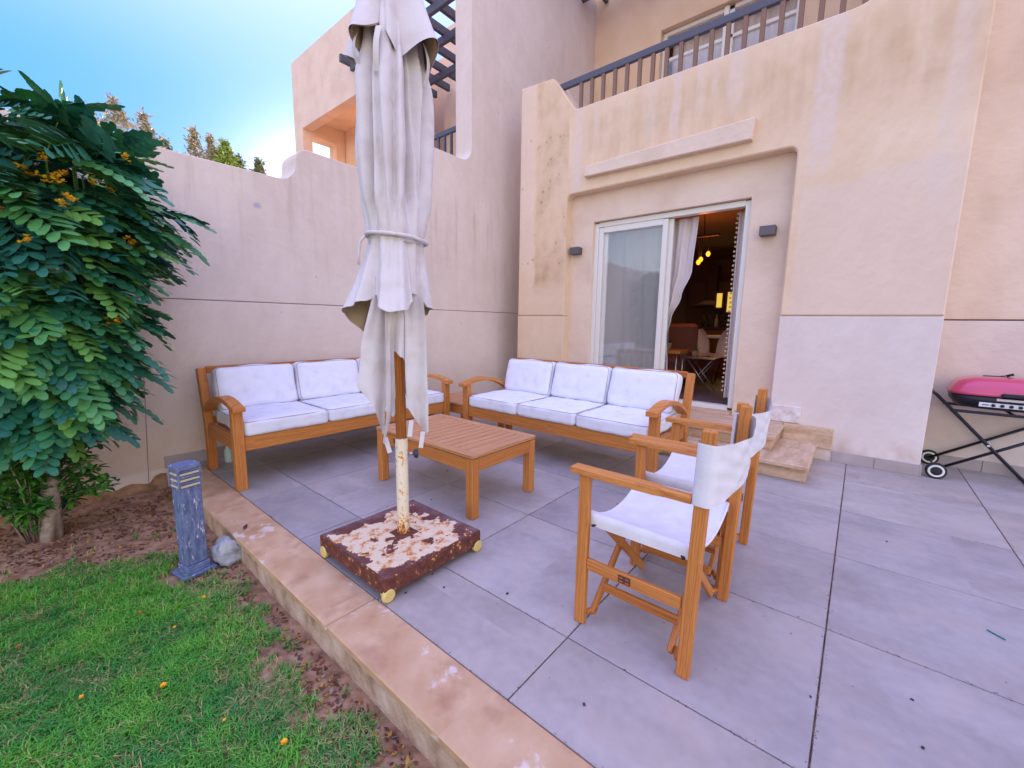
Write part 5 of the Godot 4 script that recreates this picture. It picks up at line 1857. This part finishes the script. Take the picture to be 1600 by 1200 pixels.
func far_trees():
	# [x, z, top y, radius, kind]
	var spots := [[-7.0, 3.05, 5.35, 0.36, 0], [-7.0, 2.62, 5.22, 0.33, 0], [-7.4, 2.25, 4.98, 0.30, 1], [-7.0, 1.80, 5.22, 0.24, 0], [-7.0, 1.50, 5.16, 0.20, 0], [-6.9, 1.25, 5.10, 0.26, 2], [-7.2, 0.92, 4.98, 0.22, 1], [-7.0, 0.55, 4.95, 0.22, 1]]
	var labels := ["tallest slender tree beyond the garden wall, beside the flowering shrub", "slender tree beyond the wall, right of the tallest one", "low dark tree beyond the wall, right of the two slender ones", "slender tree rising alone above the middle of the garden wall", "thin pale topped tree beyond the wall, left of the bright green one", "bright green round tree just above the garden wall", "small dark tree right of the bright green one beyond the wall", "small sparse tree beyond the wall nearest the neighbouring house"]
	var st := S()
	for k in 9:
		var d := Vector3(rng.randf_range(-1, 1), rng.randf_range(-0.6, 1), rng.randf_range(-1, 1)).normalized()
		var x := d.cross(Vector3(0.2, 1, 0.3)).normalized() * 0.016
		var q := Vector3(rng.randf_range(-1, 1), rng.randf_range(-1, 1), rng.randf_range(-1, 1)) * 0.05
		quad(st, q, q + d * 0.04 - x, q + d * 0.085, q + d * 0.04 + x)
	var spray := done(st)
	for i in spots.size():
		var s: Array = spots[i]
		var t := thing("tree", labels[i], "tree", Vector3(s[0], -0.3, s[1]), 0.0, "trees beyond the garden wall")
		var top: float = s[2] + 0.3
		put("trunk", tubem([Vector3(0, 0, 0), Vector3(0.03, top * 0.5, 0.02), Vector3(0, top - 0.1, 0)], [0.07, 0.045, 0.008], 8), M.bark, t)
		var w := []
		var cc := []
		var n: int = [230, 280, 420][s[4]]
		for k in n:
			var u := rng.randf()
			var y: float = top - u * (1.6 if s[4] == 0 else 1.2)
			var r: float = s[3] * (smoothstep(0.0, 0.45, u) * 0.9 + 0.12) * sqrt(rng.randf())
			var a := rng.randf() * TAU
			var sc := rng.randf_range(0.7, 1.3)
			w.append(Transform3D(Basis(Vector3(rng.randf_range(-1, 1), 1, rng.randf_range(-1, 1)).normalized(), rng.randf() * TAU).scaled(Vector3.ONE * sc), Vector3(cos(a) * r, y, sin(a) * r)))
			var c: Color = [Color(0.48, 0.44, 0.28), Color(0.28, 0.32, 0.16), Color(0.32, 0.44, 0.07)][s[4]]
			cc.append(c * rng.randf_range(0.7, 1.35))
		many("crown", spray, M.leaf, w, cc, t)


func litter():
	var st := S()
	tri(st, Vector3(0, 0, -0.013), Vector3(0.007, 0.003, 0), Vector3(-0.007, 0.003, 0))
	tri(st, Vector3(-0.007, 0.003, 0), Vector3(0.007, 0.003, 0), Vector3(0.001, 0.006, 0.014))
	var leaf := done(st)
	var w := []
	var cc := []
	var n := fnl(0.9, 121, 4)
	var n2 := fnl(6.0, 122, 3)
	var drift := fnl(2.0, 161, 2)
	var tries := 0
	while w.size() < 3800 and tries < 60000:
		tries += 1
		var x := rng.randf_range(0.3, 4.4)
		var z := rng.randf_range(4.06, 5.4)
		var lim := 4.17 if x > 2.0 else 4.17 + (2.0 - x) * 0.9
		if z > lim + 0.06 * rng.randf():
			continue
		if drift.get_noise_2d(x * 2.0, z * 2.0) < rng.randf_range(-0.5, 0.45) and x < 3.0:
			continue
		var y := -0.155 + 0.02 * n.get_noise_2d(x, z) + 0.010 * n2.get_noise_2d(x, z)
		var sc := rng.randf_range(0.35, 1.25)
		w.append(Transform3D(Basis(Vector3(rng.randf_range(-0.6, 0.6), 1, rng.randf_range(-0.6, 0.6)).normalized(), rng.randf() * TAU).scaled(Vector3.ONE * sc), Vector3(x, y + 0.003, z)))
		var c: Color = [Color(0.11, 0.035, 0.022), Color(0.17, 0.06, 0.03), Color(0.07, 0.03, 0.022), Color(0.26, 0.13, 0.06), Color(0.22, 0.07, 0.03), Color(0.42, 0.22, 0.03), Color(0.30, 0.22, 0.14)][rng.randi() % 7]
		cc.append(c)
	var o := many("leaf_litter", leaf, M.litter_leaf, w, cc)
	tag(o, "brown and orange dead leaves strewn over the soil along the patio edge", "leaf litter")
	# yellow fallen flowers on the lawn
	st = S()
	for k in 6:
		var a := TAU * k / 6
		var d := Vector3(cos(a), 0.35, sin(a)) * 0.012
		var s := Vector3(-sin(a), 0, cos(a)) * 0.006
		quad(st, Vector3.ZERO, d * 0.6 + s, d + UP * 0.004, d * 0.6 - s)
		quad(st, UP * 0.005, UP * 0.005 + d * 0.5 + s, UP * 0.011 + d * 0.7, UP * 0.005 + d * 0.5 - s)
	var fm := done(st)
	var spots := [[2.62, 4.52], [2.95, 4.42], [2.28, 4.42], [2.05, 4.50], [1.62, 4.55], [3.28, 4.55], [1.95, 4.86], [3.18, 4.32], [2.15, 4.28], [2.45, 4.72]]
	for s in spots:
		var f := put("fallen_flower", fm, M.petal if rng.randf() < 0.8 else M.petal_red)
		f.position = Vector3(s[0], -0.155 + 0.02 * n.get_noise_2d(s[0], s[1]) + 0.030, s[1])
		f.rotation.y = rng.randf() * TAU
		f.scale = Vector3.ONE * rng.randf_range(0.45, 1.0)
		tag(f, "small fallen yellow flower lying on the lawn", "flower", "fallen yellow flowers on the lawn")
	# bits on the tiles
	var tw := put("plastic_straw", barm(Vector3(4.985, 0.004, 2.30), Vector3(5.03, 0.004, 2.335), 0.005, 0.005, 0.001), M.twig)
	tag(tw, "short blue green plastic straw piece on the patio tiles", "straw")
	var bits := [[4.46, 3.16], [3.0, 3.72], [2.98, 3.55], [3.1, 3.58], [3.35, 3.42], [4.70, 1.62], [2.30, 3.0], [1.95, 2.55], [3.3, 2.2], [4.72, 2.95], [4.73, 3.15], [3.9, 3.68]]
	for q in bits:
		var d := put("dry_crumb", boxm(Vector3.ZERO, Vector3(rng.randf_range(0.006, 0.014), 0.004, rng.randf_range(0.005, 0.009)), 0.001), M.speck)
		d.position = Vector3(q[0], 0.003, q[1])
		d.rotation.y = rng.randf() * TAU
		tag(d, "tiny dark crumb lying on the grey patio tiles", "crumb", "dark crumbs on the patio tiles")
	var wl := put("dry_leaf", sheet(func(s, t): return Vector3((s - 0.5) * 0.022 * sin(PI * clampf(t, 0.06, 0.97)), 0.004 + 0.006 * absf(s - 0.5), (t - 0.5) * 0.06), 4, 6), M.speck)
	wl.position = Vector3(1.80, 0.006, 3.98)
	wl.rotation.y = 1.0
	tag(wl, "single dark dry leaf lying on the sandstone patio edge", "leaf")
